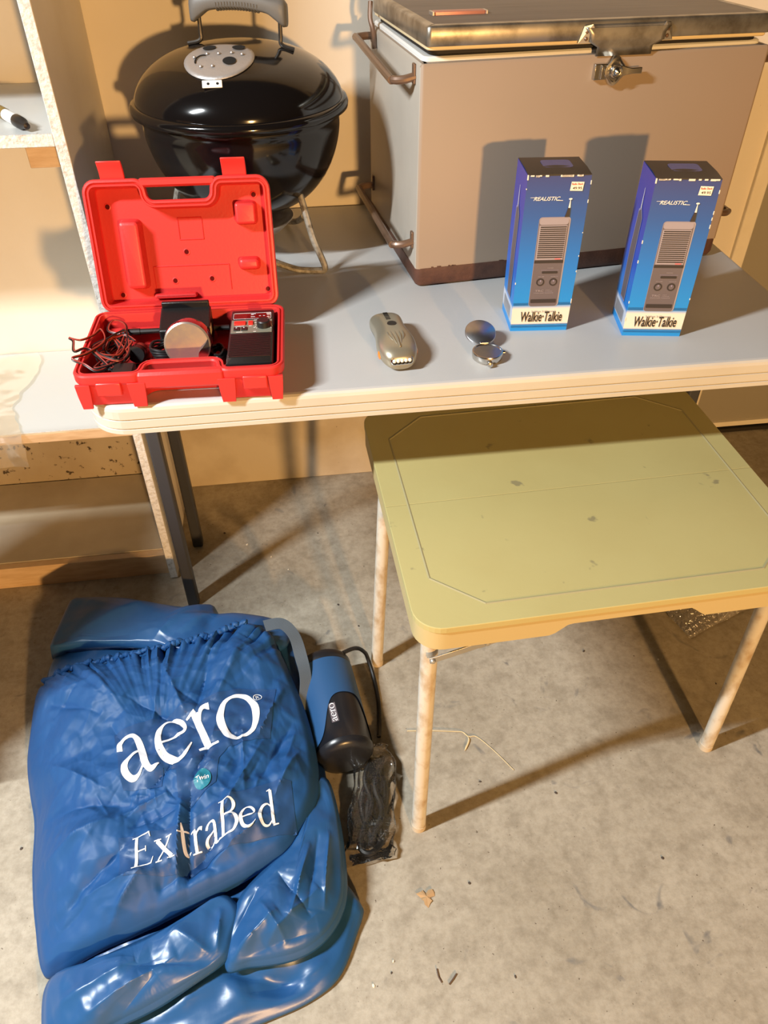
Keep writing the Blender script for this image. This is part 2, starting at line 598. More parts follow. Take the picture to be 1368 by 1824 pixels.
# ------------------------------------------------------------------ shelf unit
XU0, XU1 = -0.340, -0.322
su = empty('shelf_unit', 'tall white particle-board shelf unit left of the folding table', 'shelf unit', (-0.70, 1.51, 0))
L0 = Vector((-0.70, 1.51, 0))
def loc_box(name, x0, x1, y0, y1, z0, z1, mats, parent, front=None, bevel=0.001):
    mb = MB().box(x0 - L0.x, x1 - L0.x, y0 - L0.y, y1 - L0.y, z0, z1, 0, front)
    return mb.build(name, mats, parent, bevel=bevel, seg=1)
loc_box('side_panel', XU0, XU1, 1.335, WY - 0.001, 0.004, 1.95, ['melamine', 'particle_edge'], su, 1)
loc_box('side_panel', -1.10, -1.082, 1.335, WY - 0.001, 0.004, 1.95, ['melamine', 'particle_edge'], su, 1)
loc_box('shelf', -1.0815, XU0 - 0.0005, 1.336, WY - 0.002, 0.971, 0.99, ['melamine_top', 'particle_edge'], su, 1)
loc_box('shelf', -1.0815, XU0 - 0.0005, 1.336, WY - 0.002, 1.225, 1.244, ['melamine_top', 'particle_edge'], su, 1)
b = loc_box('shelf', -1.0815, XU0 - 0.0005, 1.352, WY - 0.002, 0.414, 0.434, ['melamine_top', 'particle_edge'], su, 1)
loc_box('edge_band', -1.0815, XU0 - 0.0005, 1.346, 1.3518, 0.413, 0.434, 'pine', b, bevel=0.0008)
loc_box('shelf', -1.0815, XU0 - 0.0005, 1.376, WY - 0.012, 0.045, 0.064, 'low_shelf', su)
loc_box('toe_board', -1.0815, XU0 - 0.001, 1.357, 1.3755, 0.0, 0.062, 'pine', su)
loc_box('back_panel', -1.0815, XU0 - 0.0005, WY - 0.011, WY - 0.002, 0.064, 0.412, 'stained_panel', su)
loc_box('cleat', -0.405, XU0 - 0.0005, 1.40, 1.435, 0.922, 0.9705, 'pine', su)

# black and white marker on the shelf
mk = empty('marker_pen', 'black-capped white marker pen lying on the upper left shelf', 'pen', (-0.415, 1.405, 0.99), R(-57))
def lathe_x(prof, n=16):
    Mx = Matrix.Rotation(R(90), 4, 'Y')
    mb = MB()
    mb.lathe(prof, n, M4=Mx)
    return mb
o = lathe_x([(0.0001, -0.055), (0.0085, -0.054), (0.009, 0.0), (0.009, 0.028), (0.0001, 0.028)]).build('barrel', 'marker_white', mk, smooth=True, loc=(0, 0, 0.0095))
lathe_x([(0.0092, -0.050), (0.0094, -0.049), (0.0094, -0.018), (0.0092, -0.017)]).build('label_band', 'marker_brown', mk, smooth=True, loc=(0, 0, 0.0095))
lathe_x([(0.0001, 0.0275), (0.0096, 0.0275), (0.0098, 0.032), (0.0092, 0.052), (0.0060, 0.058), (0.0048, 0.070), (0.0001, 0.071)]).build('cap', 'marker_cap', mk, smooth=True, loc=(0, 0, 0.0095))

# ------------------------------------------------------------------ white folding table
TX0, TX1, TY0, TY1 = -0.300, 0.834, 0.940, 1.684
ft = empty('folding_table', 'white plastic folding table with rounded corners and dark steel legs', 'table', (0.267, 1.312, 0))
def tl(x, y):
    return (x - 0.267, y - 1.312)
poly = rect(*tl(TX0, TY0), *tl(TX1, TY1), 0.058, 10)
mb = MB()
slab(poly, [(0.030, 0.690), (0.004, 0.690), (0.0, 0.692), (0.0, 0.6985), (0.0022, 0.6992), (0.0022, 0.7008), (0, 0.7015), (0, 0.7135), (0.0022, 0.7142), (0.0022, 0.7158), (0, 0.7165), (0, 0.729), (0.0012, 0.7335), (0.004, 0.7362), (0.008, TZ)], mb)
for i, p in enumerate(mb.f):
    zs = [mb.v[j][2] for j in p]
    mb.mi[i] = 0 if min(zs) > 0.7361 else 1
mb.build('tabletop', ['table_plastic', 'table_rim'], ft, smooth=True, angle=9)
def leg_frame(x, sgn):
    f = Vector(tl(x, 1.312))
    for yy in (1.25, 1.45):
        MB().box(-0.0125, 0.0125, -0.0125, 0.0125, 0.0, 0.66).build('leg', 'leg_steel', ft, bevel=0.004, loc=(f.x, yy - 1.312, 0.0))
    MB().box(-0.011, 0.011, 1.2625 - 1.312, 1.4375 - 1.312, 0.60, 0.622).build('crossbar', 'leg_steel', ft, bevel=0.003, loc=(f.x, 0, 0))
    MB().box(-0.016, 0.016, -0.26, 0.26, 0.660, 0.688).build('leg_hinge_bar', 'leg_steel', ft, bevel=0.003, loc=(f.x, 0.02, 0))
    MB().tube([(f.x, 0.03, 0.611), (f.x + sgn * 0.20, 0.03, 0.688)], 0.008, 8).build('brace', 'leg_steel', ft, smooth=True)
    MB().lathe([(0.0001, 0), (0.006, 0.0), (0.005, 0.003), (0.0001, 0.004)], 12, M4=Matrix.Rotation(R(90), 4, 'X')).build('bolt', 'galvanised', ft, smooth=True, loc=(f.x, 1.2375 - 1.312, 0.59))
leg_frame(-0.280, 1)
leg_frame(0.800, -1)

# ------------------------------------------------------------------ cooler (local: x along the front, y back, z up from the table)
CW, CD, CH = 0.580, 0.352, 0.346
ck = empty('cooler', 'vintage beige metal cooler with brown base and wood-grain lid', 'cooler', (0.222, 1.258, TZ), R(5.9))
poly = rect(0, 0, CW, CD, 0.006, 3)
mb = MB()
slab(poly, [(0.0, 0.034), (0.0, CH - 0.004), (0.003, CH), (0.012, CH)], mb, cap0=True, cap1=True)
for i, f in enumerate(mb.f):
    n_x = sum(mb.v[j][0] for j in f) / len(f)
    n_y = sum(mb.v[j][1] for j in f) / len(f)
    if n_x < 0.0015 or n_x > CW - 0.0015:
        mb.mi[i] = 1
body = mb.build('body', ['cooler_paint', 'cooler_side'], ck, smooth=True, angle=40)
slab(rect(-0.001, -0.001, CW + 0.001, CD + 0.001, 0.014, 5), [(0.012, 0.0), (0.004, 0.003), (0.0, 0.010), (0.0, 0.0345)]).build('base', 'cooler_base', ck, smooth=True)
# chipped paint edge above the base: small brown chips
for i in range(9):
    cxp = rnd.choice([rnd.uniform(0.01, 0.16), rnd.uniform(0.42, 0.57)])
    w_ = rnd.uniform(0.003, 0.010)
    MB().box(cxp, cxp + w_, -0.0006, 0.001, 0.034, 0.034 + rnd.uniform(0.001, 0.0035)).build('paint_chip', 'cooler_base', body)
# white liner lip and black gasket under the lid
slab(rect(0.008, 0.016, CW - 0.008, CD - 0.004, 0.012, 4), [(0, CH - 0.001), (0.0, CH + 0.004), (0.003, CH + 0.0062), (0.011, CH + 0.0062)]).build('liner_lip', 'gasket_white', ck, smooth=True)
# the lid leans a little open at the front
lid = bpy.data.objects.new('lid', None)
COL.objects.link(lid)
lid.parent = ck
lid.location = (0, CD, CH + 0.0085)
lid.rotation_euler = (R(-0.6), R(0.4), 0)
def lidpart(mb, name, mats, **kw):
    return mb.build(name, mats, lid, **kw)
ly = lambda y: y - CD
slab(rect(0.016, ly(0.014), CW - 0.016, ly(CD - 0.01), 0.02, 5), [(0, -0.002), (0.0, 0.0045)]).build('gasket', 'gasket_black', lid, smooth=True)
slab(rect(0.010, ly(0.004), CW - 0.010, ly(CD), 0.010, 5), [(0.002, 0.004), (0, 0.0055), (0, 0.0108)]).build('lower_rim', 'lid_cream', lid, smooth=True)
slab(rect(0.008, ly(0.0), CW - 0.008, ly(CD), 0.008, 5), [(0.001, 0.0095), (0.0, 0.0105), (0.0, 0.033), (0.002, 0.0355), (0.004, 0.036), (0.014, 0.036), (0.016, 0.034)], cap0=True).build('metal_rim', 'lid_metal', lid, smooth=True, angle=45)
slab(rect(0.022, ly(0.014), CW - 0.022, ly(CD - 0.014), 0.004, 3), [(0, 0.030), (0, 0.0352), (0.001, 0.0356)]).build('wood_panel', 'lid_wood', lid, smooth=True)
bd = slab(rect(0.045, ly(0.092), 0.128, ly(0.109), 0.003, 3), [(0, 0.0355), (0, 0.0395), (0.0015, 0.0405)]).build('badge', 'badge', lid, smooth=True)
slab(rect(0.0415, ly(0.0905), 0.0455, ly(0.1105), 0.001, 2), [(0, 0.0355), (0, 0.040)]).build('badge_end', 'aluminium', lid)
slab(rect(0.1275, ly(0.0905), 0.1315, ly(0.1105), 0.001, 2), [(0, 0.0355), (0, 0.040)]).build('badge_end', 'aluminium', lid)
# strike plate on the lid front
mb = MB()
XC = 0.322
prof = [(-0.0015, 0.030), (-0.006, 0.026), (-0.0075, 0.018), (-0.006, 0.008), (-0.003, 0.000), (-0.002, -0.012)]
ring = []
n = 18
rows = []
for (yy, zz) in prof:
    w_ = 0.070 if zz > 0.02 else (0.062 if zz > 0.0 else 0.046)
    rows.append([(XC - w_ + 2 * w_ * j / n, ly(0) + yy, zz) for j in range(n + 1)])
vs = [p for r_ in rows for p in r_]
fs = [(i * (n + 1) + j, i * (n + 1) + j + 1, (i + 1) * (n + 1) + j + 1, (i + 1) * (n + 1) + j) for i in range(len(rows) - 1) for j in range(n)]
sp = MB().add(vs, fs).build('strike_plate', 'lid_metal', lid, smooth=True)
so = sp.modifiers.new('solid', 'SOLIDIFY')
so.thickness = 0.0015
for s_ in (-1, 1):
    tri = [(XC + s_ * 0.078, ly(0) - 0.0012, 0.006), (XC + s_ * 0.044, ly(0) - 0.0035, 0.006), (XC + s_ * 0.060, ly(0) - 0.0065, 0.031), (XC + s_ * 0.072, ly(0) - 0.003, 0.028)]
    t2 = [(p[0], p[1] + 0.0015, p[2]) for p in tri]
    q = MB().add(tri + t2, [(0, 1, 2, 3), (7, 6, 5, 4), (0, 4, 5, 1), (1, 5, 6, 2), (2, 6, 7, 3), (3, 7, 4, 0)]).build('plate_ear', 'aluminium', lid)
    for zz in (0.012, 0.021):
        MB().lathe([(0.0001, 0), (0.003, 0), (0.002, 0.0012), (0.0001, 0.0015)], 10, M4=Matrix.Rotation(R(90), 4, 'X')).build('rivet', 'brown_handle', lid, smooth=True, loc=(XC + s_ * 0.067, ly(0) - 0.0035, zz))
# latch on the body front
lt = bpy.data.objects.new('latch', None)
COL.objects.link(lt)
lt.parent = ck
lt.location = (0.310, -0.0005, 0.324)
lt.scale = (0.82, 0.9, 0.82)
Rx = Matrix.Rotation(R(90), 4, 'X')
oct_ = [Vector((0.022 * math.cos(2 * PI * i / 32) * (1 + 0.10 * math.cos(4 * 2 * PI * i / 32)), 0.024 * math.sin(2 * PI * i / 32) * (1 + 0.08 * math.cos(4 * 2 * PI * i / 32)))) for i in range(32)]
mb = MB()
mb.rings([[(p.x * k, -h, p.y * k) for p in oct_] for k, h in ((1.0, 0.0), (1.0, 0.005), (0.9, 0.008), (0.72, 0.0085), (0.66, 0.006))])
mb.build('escutcheon', 'chrome', lt, smooth=True)
MB().lathe([(0.013, 0.005), (0.0125, 0.012), (0.010, 0.0155), (0.0085, 0.0140), (0.007, 0.0145), (0.004, 0.018), (0.0001, 0.019)], 24, M4=Rx).build('knob', 'chrome', lt, smooth=True)
mb = MB()
sec = [(-0.004, 0.010, 0.012), (0.012, 0.0095, 0.012), (0.022, 0.0065, 0.013), (0.032, 0.005, 0.014), (0.052, 0.0055, 0.014)]
mb.rings([[(x, -0.006, -h), (x, -d, -h), (x, -d, h), (x, -0.006, h)] for x, h, d in sec])
mb.build('lever', 'chrome', lt, smooth=True, bevel=0.0012)
mb = MB().box(-0.042, -0.016, -0.007, 0.0, -0.014, 0.013)
mb.build('catch_plate', 'chrome', lt, bevel=0.0015)
MB().box(-0.030, -0.024, -0.011, -0.007, -0.012, 0.011).build('catch_rib', 'chrome', lt, bevel=0.001)
# side handles: one high and one low on each side
def side_handle(xs, z0, z1, y0, y1, off, name='handle'):
    s_ = -1 if xs < 0.1 else 1
    x = xs
    pth = [(x, y0, z0), (x + s_ * off * 0.55, y0 + 0.002, z0 - 0.004), (x + s_ * off * 0.95, y0 + 0.012, (z0 * 0.9 + z1 * 0.1) - 0.006), (x + s_ * off, y0 + 0.035, z1 * 0.2 + z0 * 0.8 - 0.006),
           (x + s_ * off, y1 - 0.035, z1), (x + s_ * off * 0.95, y1 - 0.012, z1), (x + s_ * off * 0.5, y1 - 0.002, z1), (x, y1, z1)]
    P = [tuple(p) for p in spline(pth, 5)]
    h = MB().tube(P, 0.0062, 10).build(name, 'brown_handle', ck, smooth=True)
    for y, z in ((y0, z0), (y1, z1)):
        MB().box(-0.0022, 0.0022, -0.005, 0.005, -0.014, 0.014).build('bracket', 'brown_handle', h, bevel=0.0015, loc=(x + s_ * 0.0022, y, z + 0.004))
for xs in (0.0, CW):
    side_handle(xs, 0.325, 0.333, 0.030, 0.315, 0.034)
    side_handle(xs, 0.075, 0.075, 0.022, 0.320, 0.034)
# lid stay at the back of the left side
P = [tuple(p) for p in spline([(-0.004, 0.285, 0.318), (-0.006, 0.288, 0.345), (-0.009, 0.296, 0.362), (-0.006, 0.305, 0.385)], 5)]
MB().tube(P, 0.0042, 8).build('lid_stay', 'brown_handle', ck, smooth=True)

# ------------------------------------------------------------------ kettle grill
GX, GY = -0.052, 1.462
gr = empty('kettle_grill', 'small black kettle charcoal grill with grey handle and silver vent', 'grill', (GX, GY, TZ), R(0))
ZR = 0.263       # rim height above the table
RL = 0.174
def lid_z(r):
    t = min(1.0, r / RL)
    return ZR + 0.005 + 0.079 * (1 - t ** 2.6) ** 0.60
prof = [(RL + 0.004, ZR - 0.012), (RL + 0.0085, ZR - 0.010), (RL + 0.0095, ZR - 0.003), (RL + 0.007, ZR + 0.003), (RL + 0.001, ZR + 0.005)]
for i in range(26):
    a = i / 26 * (PI / 2)
    r_ = RL * math.cos(a)
    prof.append((r_, lid_z(r_)))
prof.append((0.0001, lid_z(0)))
MB().lathe(prof, 96).build('lid', 'enamel_black', gr, smooth=True, angle=60)
RB = 0.1675
bp = []
for i in range(20):
    a = i / 19 * (PI / 2 - 0.32)
    bp.append((RB * math.cos(a) ** 0.72, ZR - 0.034 - 0.145 * math.sin(a) ** 1.15))
prof = [(RB - 0.004, ZR - 0.010), (RB + 0.0015, ZR - 0.010), (RB + 0.0035, ZR - 0.016), (RB + 0.0015, ZR - 0.022), (RB - 0.0005, ZR - 0.027)] + bp + [(0.0001, bp[-1][1] - 0.012)]
MB().lathe(prof, 96).build('bowl', 'enamel_black', gr, smooth=True, angle=60)
zb = bp[-1][1] - 0.012
# ash catcher on a stem
MB().lathe([(0.011, zb + 0.01), (0.011, zb - 0.022), (0.0001, zb - 0.022)], 20).build('stem', 'aluminium', gr, smooth=True)
ac = MB().lathe([(0.0001, zb - 0.044), (0.03, zb - 0.044), (0.055, zb - 0.034), (0.074, zb - 0.016), (0.076, zb - 0.014), (0.0745, zb - 0.013), (0.054, zb - 0.031), (0.03, zb - 0.041), (0.0001, zb - 0.041)], 48).build('ash_catcher', 'aluminium', gr, smooth=True)
# three bent legs
def grill_leg(az, spread):
    ca, sa = math.cos(az), math.sin(az)
    def P(r_, s_, z):
        return (r_ * ca - s_ * sa, r_ * sa + s_ * ca, z)
    top_r = 0.117
    pth = [P(top_r - 0.006, 0.0, ZR - 0.118), P(top_r + 0.010, 0.0, ZR - 0.130), P(0.150, 0.002, ZR - 0.20), P(0.172, 0.004, 0.020), P(0.172, 0.004, 0.008), P(0.165, 0.0, 0.0062), P(0.150, -0.012, 0.0062), P(0.130, -0.03, 0.010), P(0.085, -0.062, 0.030), P(0.045, -0.085, 0.055)]
    path = [tuple(p) for p in spline(pth, 6)]
    l = MB().tube(path, 0.0058, 8).build('leg', 'leg_alu', gr, smooth=True)
    MB().lathe([(0.0001, 0.003), (0.006, 0.002), (0.0075, -0.003)], 12).build('rivet', 'chrome', l, smooth=True, loc=P(top_r + 0.002, 0, ZR - 0.119), rot=(0, R(65), az))
    return l
for az in (R(-47), R(193), R(73)):
    grill_leg(az, 0)
# top vent
vx, vy, vr = -0.022, -0.078, 0.055
def on_lid(x, y, e):
    return (x, y, lid_z(math.hypot(x, y)) + e)
def lid_disc(cx_, cy_, r0, r1, e, n=36, k=8, sx=1.0):
    rows = []
    for i in range(k + 1):
        rr = r0 + (r1 - r0) * i / k
        rows.append([on_lid(cx_ + sx * rr * math.cos(2 * PI * j / n), cy_ + rr * math.sin(2 * PI * j / n), e) for j in range(n)])
    mb = MB()
    mb.rings(rows, cap0=(r0 < 1e-3), cap1=False)
    return mb
vent = lid_disc(vx, vy, 0.0002, vr, 0.0022).build('vent_damper', 'vent_metal', gr, smooth=True)
sm = vent.modifiers.new('solid', 'SOLIDIFY')
sm.thickness = 0.0012
for hdx, hdy in ((-0.015, 0.035), (0.031, 0.028), (0.016, -0.019)):
    lid_disc(vx + hdx, vy + hdy, 0.0002, 0.0105, 0.0036, 20, 3).build('vent_hole', 'hole_black', vent, smooth=True)
mb = MB()
arc = [on_lid(vx - 0.026 + 0.011 * math.cos(R(a)), vy - 0.010 + 0.016 * math.sin(R(a)), 0.0038) for a in range(60, 200, 10)]
mb.tube(arc, 0.0010, 6).build('slot', 'hole_black', vent, smooth=True)
for dx, dy in ((-0.028, -0.024), (-0.010, -0.028), (-0.038, 0.006), (-0.018, 0.010), (0.000, 0.006), (0.020, 0.006), (0.036, 0.000)):
    p = on_lid(vx + dx, vy + dy, 0.0040)
    MB().lathe([(0.0030, -0.001), (0.0022, 0.0008), (0.0001, 0.0012)], 10).build('stud', 'vent_metal', vent, smooth=True, loc=p)
# damper tab at the lower side
p = on_lid(vx - 0.012, vy - 0.061, 0.003)
mb = MB().box(-0.015, 0.015, -0.006, 0.006, -0.001, 0.001)
tabo = mb.build('damper_tab', 'gasket_white', vent, bevel=0.0008, loc=p, rot=(R(44), 0, 0))
for dx in (-0.006, 0.008):
    MB().lathe([(0.0022, 0.0012), (0.0001, 0.0016)], 10).build('tab_rivet', 'hole_black', vent, loc=(p[0] + dx, p[1], p[2]), rot=(R(44), 0, 0))
# handle: grey grip on two wires
hb = bpy.data.objects.new('handle', None)
COL.objects.link(hb)
hb.parent = gr
hb.location = (0.012, 0.0, lid_z(0.05))
hb.rotation_euler = (0, R(2), R(-14))
secs = []
ng = 28
for i in range(ng + 1):
    t = -1 + 2 * i / ng
    x = t * 0.078
    hh = 0.0115 + 0.009 * max(0.0, (abs(t) - 0.62) / 0.38) ** 1.0
    zc = 0.060 - 0.013 * t * t - 0.5 * (hh - 0.0115)
    w_ = 0.0155 * (1 - 0.25 * abs(t) ** 8)
    if abs(t) > 0.97:
        hh *= 0.75
        w_ *= 0.8
    rib = 0.0012 * math.sin(i * PI) if abs(t) < 0.6 else 0
    ringp = []
    for j in range(14):
        a = 2 * PI * j / 14
        ca, sa = math.cos(a), math.sin(a)
        ringp.append((x, w_ * math.copysign(abs(ca) ** 0.6, ca), zc + hh * math.copysign(abs(sa) ** 0.6, sa)))
    secs.append(ringp)
mb = MB()
mb.rings(secs)
grip = mb.build('grip', 'grey_plastic', hb, smooth=True, angle=60)
for i in range(15):
    t = -0.42 + 0.84 * i / 14
    x = t * 0.078
    zc = 0.060 - 0.013 * t * t
    ringp = [(x, 0.0150 * math.cos(a), zc - 0.0008 + 0.0125 * math.sin(a)) for a in [R(d) for d in range(180, 361, 15)]]
    MB().tube(ringp, 0.0016, 6).build('grip_rib', 'grey_plastic', hb, smooth=True)
for s_ in (-1, 1):
    zb0 = lid_z(0.078) - lid_z(0.05)
    w_ = [(s_ * 0.066, 0, 0.036), (s_ * 0.066, 0, 0.012), (s_ * 0.066, -0.001, zb0 + 0.008), (s_ * 0.072, -0.002, zb0 + 0.0035), (s_ * 0.088, -0.003, lid_z(0.09) - lid_z(0.05) + 0.003)]
    MB().tube([tuple(p) for p in spline(w_, 5)], 0.0034, 8).build('handle_wire', 'dark_wire', hb, smooth=True)

# ------------------------------------------------------------------ walkie-talkie cartons (local: front at y = 0)
def carton(loc, rz, label, w=0.0905, dp=0.079, h=0.2395):
    t = empty('walkie_talkie_carton', label, 'box', loc, rz, 'two blue walkie-talkie cartons on the folding table')
    mb = MB()
    nz_ = 10
    rows = []
    for k in range(nz_ + 1):
        z = h * k / nz_
        bulge = 0.0008 * math.sin(PI * k / nz_)
        rows.append([(0 - bulge, 0 - bulge, z), (w + bulge, 0 - bulge, z), (w + bulge, dp + bulge, z), (0 - bulge, dp + bulge, z)])
    mb.rings(rows)
    for i, f in enumerate(mb.f):
        cxm = sum(mb.v[j][0] for j in f) / len(f)
        cym = sum(mb.v[j][1] for j in f) / len(f)
        if len(f) == 4 and (cxm < 0.01 or cxm > w - 0.01):
            mb.mi[i] = 1
    bodyc = mb.build('carton_body', ['carton_front', 'carton_side'], t)
    # top flap, slightly lifted to the right
    rows = []
    n = 10
    for k in range(n + 1):
        u = k / n
        zt = h + 0.0012 + 0.0035 * u * (1 - u) * 2 + 0.0
        rows.append([(w * u, -0.0003, h - 0.0005 if 0 < k < n else h), (w * u, -0.0003, zt * 0.5 + h * 0.5), (w * u, dp * 0.35, zt + 0.001), (w * u, dp, h + 0.0008)])
    vs = [p for r_ in rows for p in r_]
    fs = [(i * 4 + j, i * 4 + j + 1, (i + 1) * 4 + j + 1, (i + 1) * 4 + j) for i in range(n) for j in range(3)]
    fl = MB().add(vs, fs).build('top_flap', 'carton_top', t, smooth=True)
    slab(rect(0.027, dp * 0.30, 0.070, dp * 0.72, 0.006, 4), [(0, h + 0.0028), (0, h + 0.0036)]).build('printed_button', 'radio_purple', fl)
    # worn pale edges
    MB().box(-0.0006, 0.0012, -0.0007, 0.0008, h - 0.006, h + 0.0008).build('worn_corner', 'carton_edge', bodyc)
    for i in range(16):
        x = rnd.uniform(0.002, w - 0.008)
        MB().box(x, x + rnd.uniform(0.002, 0.009), -0.0010, 0.0003, h - rnd.uniform(0.0010, 0.0022), h + 0.0006).build('worn_edge', 'carton_edge', bodyc)
    for i in range(9):
        z = rnd.uniform(0.02, h - 0.01)
        xx = rnd.choice([-0.0008, w - 0.0004, w - 0.0004])
        MB().box(xx, xx + 0.0012, -0.0010, 0.0006, z, z + rnd.uniform(0.001, 0.006)).build('worn_edge', 'carton_edge', bodyc)
    def face(vs2, fs, name, mat, e, parent):
        return MB().add([(v[0], -0.0008 - e, v[1]) for v in vs2], fs).build(name, mat, parent, flat_weld=True)
    def quad(u0, u1, v0, v1, name, mat, e, parent):
        return face([(u0 * w, v0 * h), (u1 * w, v0 * h), (u1 * w, v1 * h), (u0 * w, v1 * h)], [(0, 1, 2, 3)], name, mat, e, parent)
    def rquad(u0, u1, v0, v1, r_, name, mat, e, parent):
        p = rect(u0 * w, v0 * h, u1 * w, v1 * h, r_, 4)
        return face([(q.x, q.y) for q in p], [tuple(range(len(p)))], name, mat, e, parent)
    E0 = 0.00025
    # picture of the radio
    pic = rquad(0.262, 0.775, 0.178, 0.758, 0.0045, 'radio_picture', 'radio_light', E0, t)
    rquad(0.268, 0.752, 0.180, 0.752, 0.004, 'picture_body', 'radio_grey', E0 * 2, pic)
    rquad(0.272, 0.748, 0.712, 0.754, 0.004, 'picture_top', 'radio_light', E0 * 3, pic)
    quad(0.278, 0.735, 0.492, 0.708, 'picture_grille', 'radio_light', E0 * 3, pic)
    for i in range(16):
        v0 = 0.504 + i * 0.0127
        quad(0.300, 0.725, v0, v0 + 0.0070, 'grille_slot', 'radio_dark', E0 * 4, pic)
    quad(0.60, 0.70, 0.4935, 0.5015, 'logo_mark', 'ink_pink', E0 * 5, pic)
    quad(0.268, 0.752, 0.470, 0.488, 'picture_shadow', 'radio_dark', E0 * 3, pic)
    rquad(0.42, 0.685, 0.402, 0.417, 0.0012, 'channel_slider', 'radio_dark', E0 * 4, pic)
    quad(0.40, 0.70, 0.4235, 0.4250, 'scale_line', 'ink_lilac', E0 * 4, pic)
    for uc in (0.415, 0.635):
        p = [(uc * w + 0.0062 * math.cos(2 * PI * j / 20), 0.345 * h + 0.0062 * math.sin(2 * PI * j / 20)) for j in range(20)]
        face(p, [tuple(range(20))], 'knob_picture', 'radio_dark', E0 * 4, pic)
        p = [(uc * w + 0.0040 * math.cos(2 * PI * j / 20), 0.345 * h + 0.0040 * math.sin(2 * PI * j / 20)) for j in range(20)]
        face(p, [tuple(range(20))], 'knob_picture', 'radio_grey', E0 * 5, pic)
        quad(uc - 0.008, uc + 0.008, 0.348, 0.360, 'knob_pointer', 'ink_lilac', E0 * 6, pic)
    rquad(0.29, 0.73, 0.203, 0.228, 0.001, 'battery_door', 'radio_dark', E0 * 4, pic)
    for body_, u0, u1, v0, hh in (('CHANNEL', 0.50, 0.61, 0.436, 0.0013), ('VOLUME', 0.36, 0.47, 0.379, 0.0013), ('SQUELCH', 0.58, 0.70, 0.379, 0.0013),
                                  ('TRC', 0.345, 0.49, 0.280, 0.0030), ('2 WATT', 0.52, 0.60, 0.289, 0.0013), ('3 CHANNEL', 0.52, 0.645, 0.280, 0.0013), ('CITIZENS BAND TRANSCEIVER', 0.325, 0.665, 0.268, 0.0015)):
        vs2, f2 = text_fit(body_, u0 * w, u1 * w, v0 * h, hh, 0, 0.01)
        face(vs2, f2, 'small_print', 'radio_light', E0 * 4, pic)
    # antenna
    face([(0.665 * w, 0.757 * h), (0.745 * w, 0.757 * h), (0.738 * w, 0.812 * h), (0.700 * w, 0.812 * h)], [(0, 1, 2, 3)], 'antenna_base', 'radio_dark', E0 * 2, pic)
    face([(0.702 * w, 0.812 * h), (0.736 * w, 0.812 * h), (0.724 * w, 0.860 * h), (0.714 * w, 0.860 * h)], [(0, 1, 2, 3)], 'antenna_rod', 'white_print', E0 * 2, pic)
    p = [(0.718 * w + 0.0026 * math.cos(2 * PI * j / 14), 0.865 * h + 0.0013 * math.sin(2 * PI * j / 14)) for j in range(14)]
    face(p, [tuple(range(14))], 'antenna_tip', 'white_print', E0 * 3, pic)
    # lettering
    vs2, f2 = text_fit('REALISTIC', 0.13 * w, 0.555 * w, 0.857 * h, 0.0052, 0.35, 0.012)
    lg = face(vs2, f2, 'brand_lettering', 'white_print', E0, t)
    face([(0.075 * w, 0.8745 * h), (0.20 * w, 0.8735 * h), (0.20 * w, 0.8765 * h), (0.075 * w, 0.8765 * h)], [(0, 1, 2, 3)], 'brand_swash', 'white_print', E0 * 2, lg)
    face([(0.49 * w, 0.856 * h), (0.60 * w, 0.855 * h), (0.60 * w, 0.858 * h), (0.49 * w, 0.860 * h)], [(0, 1, 2, 3)], 'brand_swash', 'white_print', E0 * 2, lg)
    vs2, f2 = text_fit('Walkie\u00b7Talkie', 0.155 * w, 0.885 * w, 0.070 * h, 0.0165, 0.12, 0.016)
    face(vs2, f2, 'title_lettering', 'ink_black', E0, t)
    vs2, f2 = text_fit('2-Watt 3-Channel', 0.33 * w, 0.75 * w, 0.1345 * h, 0.0030, 0, 0.006)
    face(vs2, f2, 'subtitle_lettering', 'ink_grey', E0, t)
    for v0 in (0.186, 0.192, 0.199, 0.0475, 0.036, 0.029):
        a = quad(0.0, 0.262, v0, v0 + 0.0022, 'print_line', 'ink_navy', E0, t)
        quad(0.775 if v0 > 0.1 else 0.262, 1.0, v0, v0 + 0.0022, 'print_line', 'ink_navy', E0, t)
    # price sticker
    st = MB().add([(u * w, -0.0012, v * h) for u, v in ((0.685, 0.912), (0.885, 0.910), (0.895, 0.962), (0.695, 0.964))], [(0, 1, 2, 3)]).build('price_sticker', 'carton_cream', t, flat_weld=True)
    vs2, f2 = text_fit('Radio Shack', 0.705 * w, 0.880 * w, 0.9455 * h, 0.0026, 0, 0.02)
    face(vs2, f2, 'sticker_heading', 'ink_red', 0.0007, st)
    vs2, f2 = text_fit('49.95', 0.725 * w, 0.870 * w, 0.920 * h, 0.0034, 0, 0.008)
    face(vs2, f2, 'sticker_price', 'ink_black', 0.0007, st)
    # left side print: radio in profile, small white table of text
    def sface(pts, name, mat, e, parent):
        return MB().add([(-0.0011 - e, y * dp, z * h) for y, z in pts], [tuple(range(len(pts)))]).build(name, mat, parent, flat_weld=True)
    sp_ = sface([(0.62, 0.19), (0.30, 0.19), (0.28, 0.74), (0.45, 0.79), (0.60, 0.76), (0.66, 0.5)], 'side_picture', 'ink_lilac', E0, t)
    sface([(0.60, 0.20), (0.33, 0.20), (0.31, 0.735), (0.45, 0.775), (0.57, 0.75), (0.63, 0.5)], 'side_picture_body', 'radio_grey', E0 * 2, sp_)
    sface([(0.50, 0.78), (0.455, 0.78), (0.468, 0.90), (0.48, 0.90)], 'side_antenna', 'white_print', E0 * 2, sp_)
    for i in range(9):
        z0 = 0.065 + i * 0.0095
        sface([(0.85, z0), (0.18, z0), (0.18, z0 + 0.0045), (0.85, z0 + 0.0045)], 'side_text_line', 'ink_grey', E0, t)
    return t
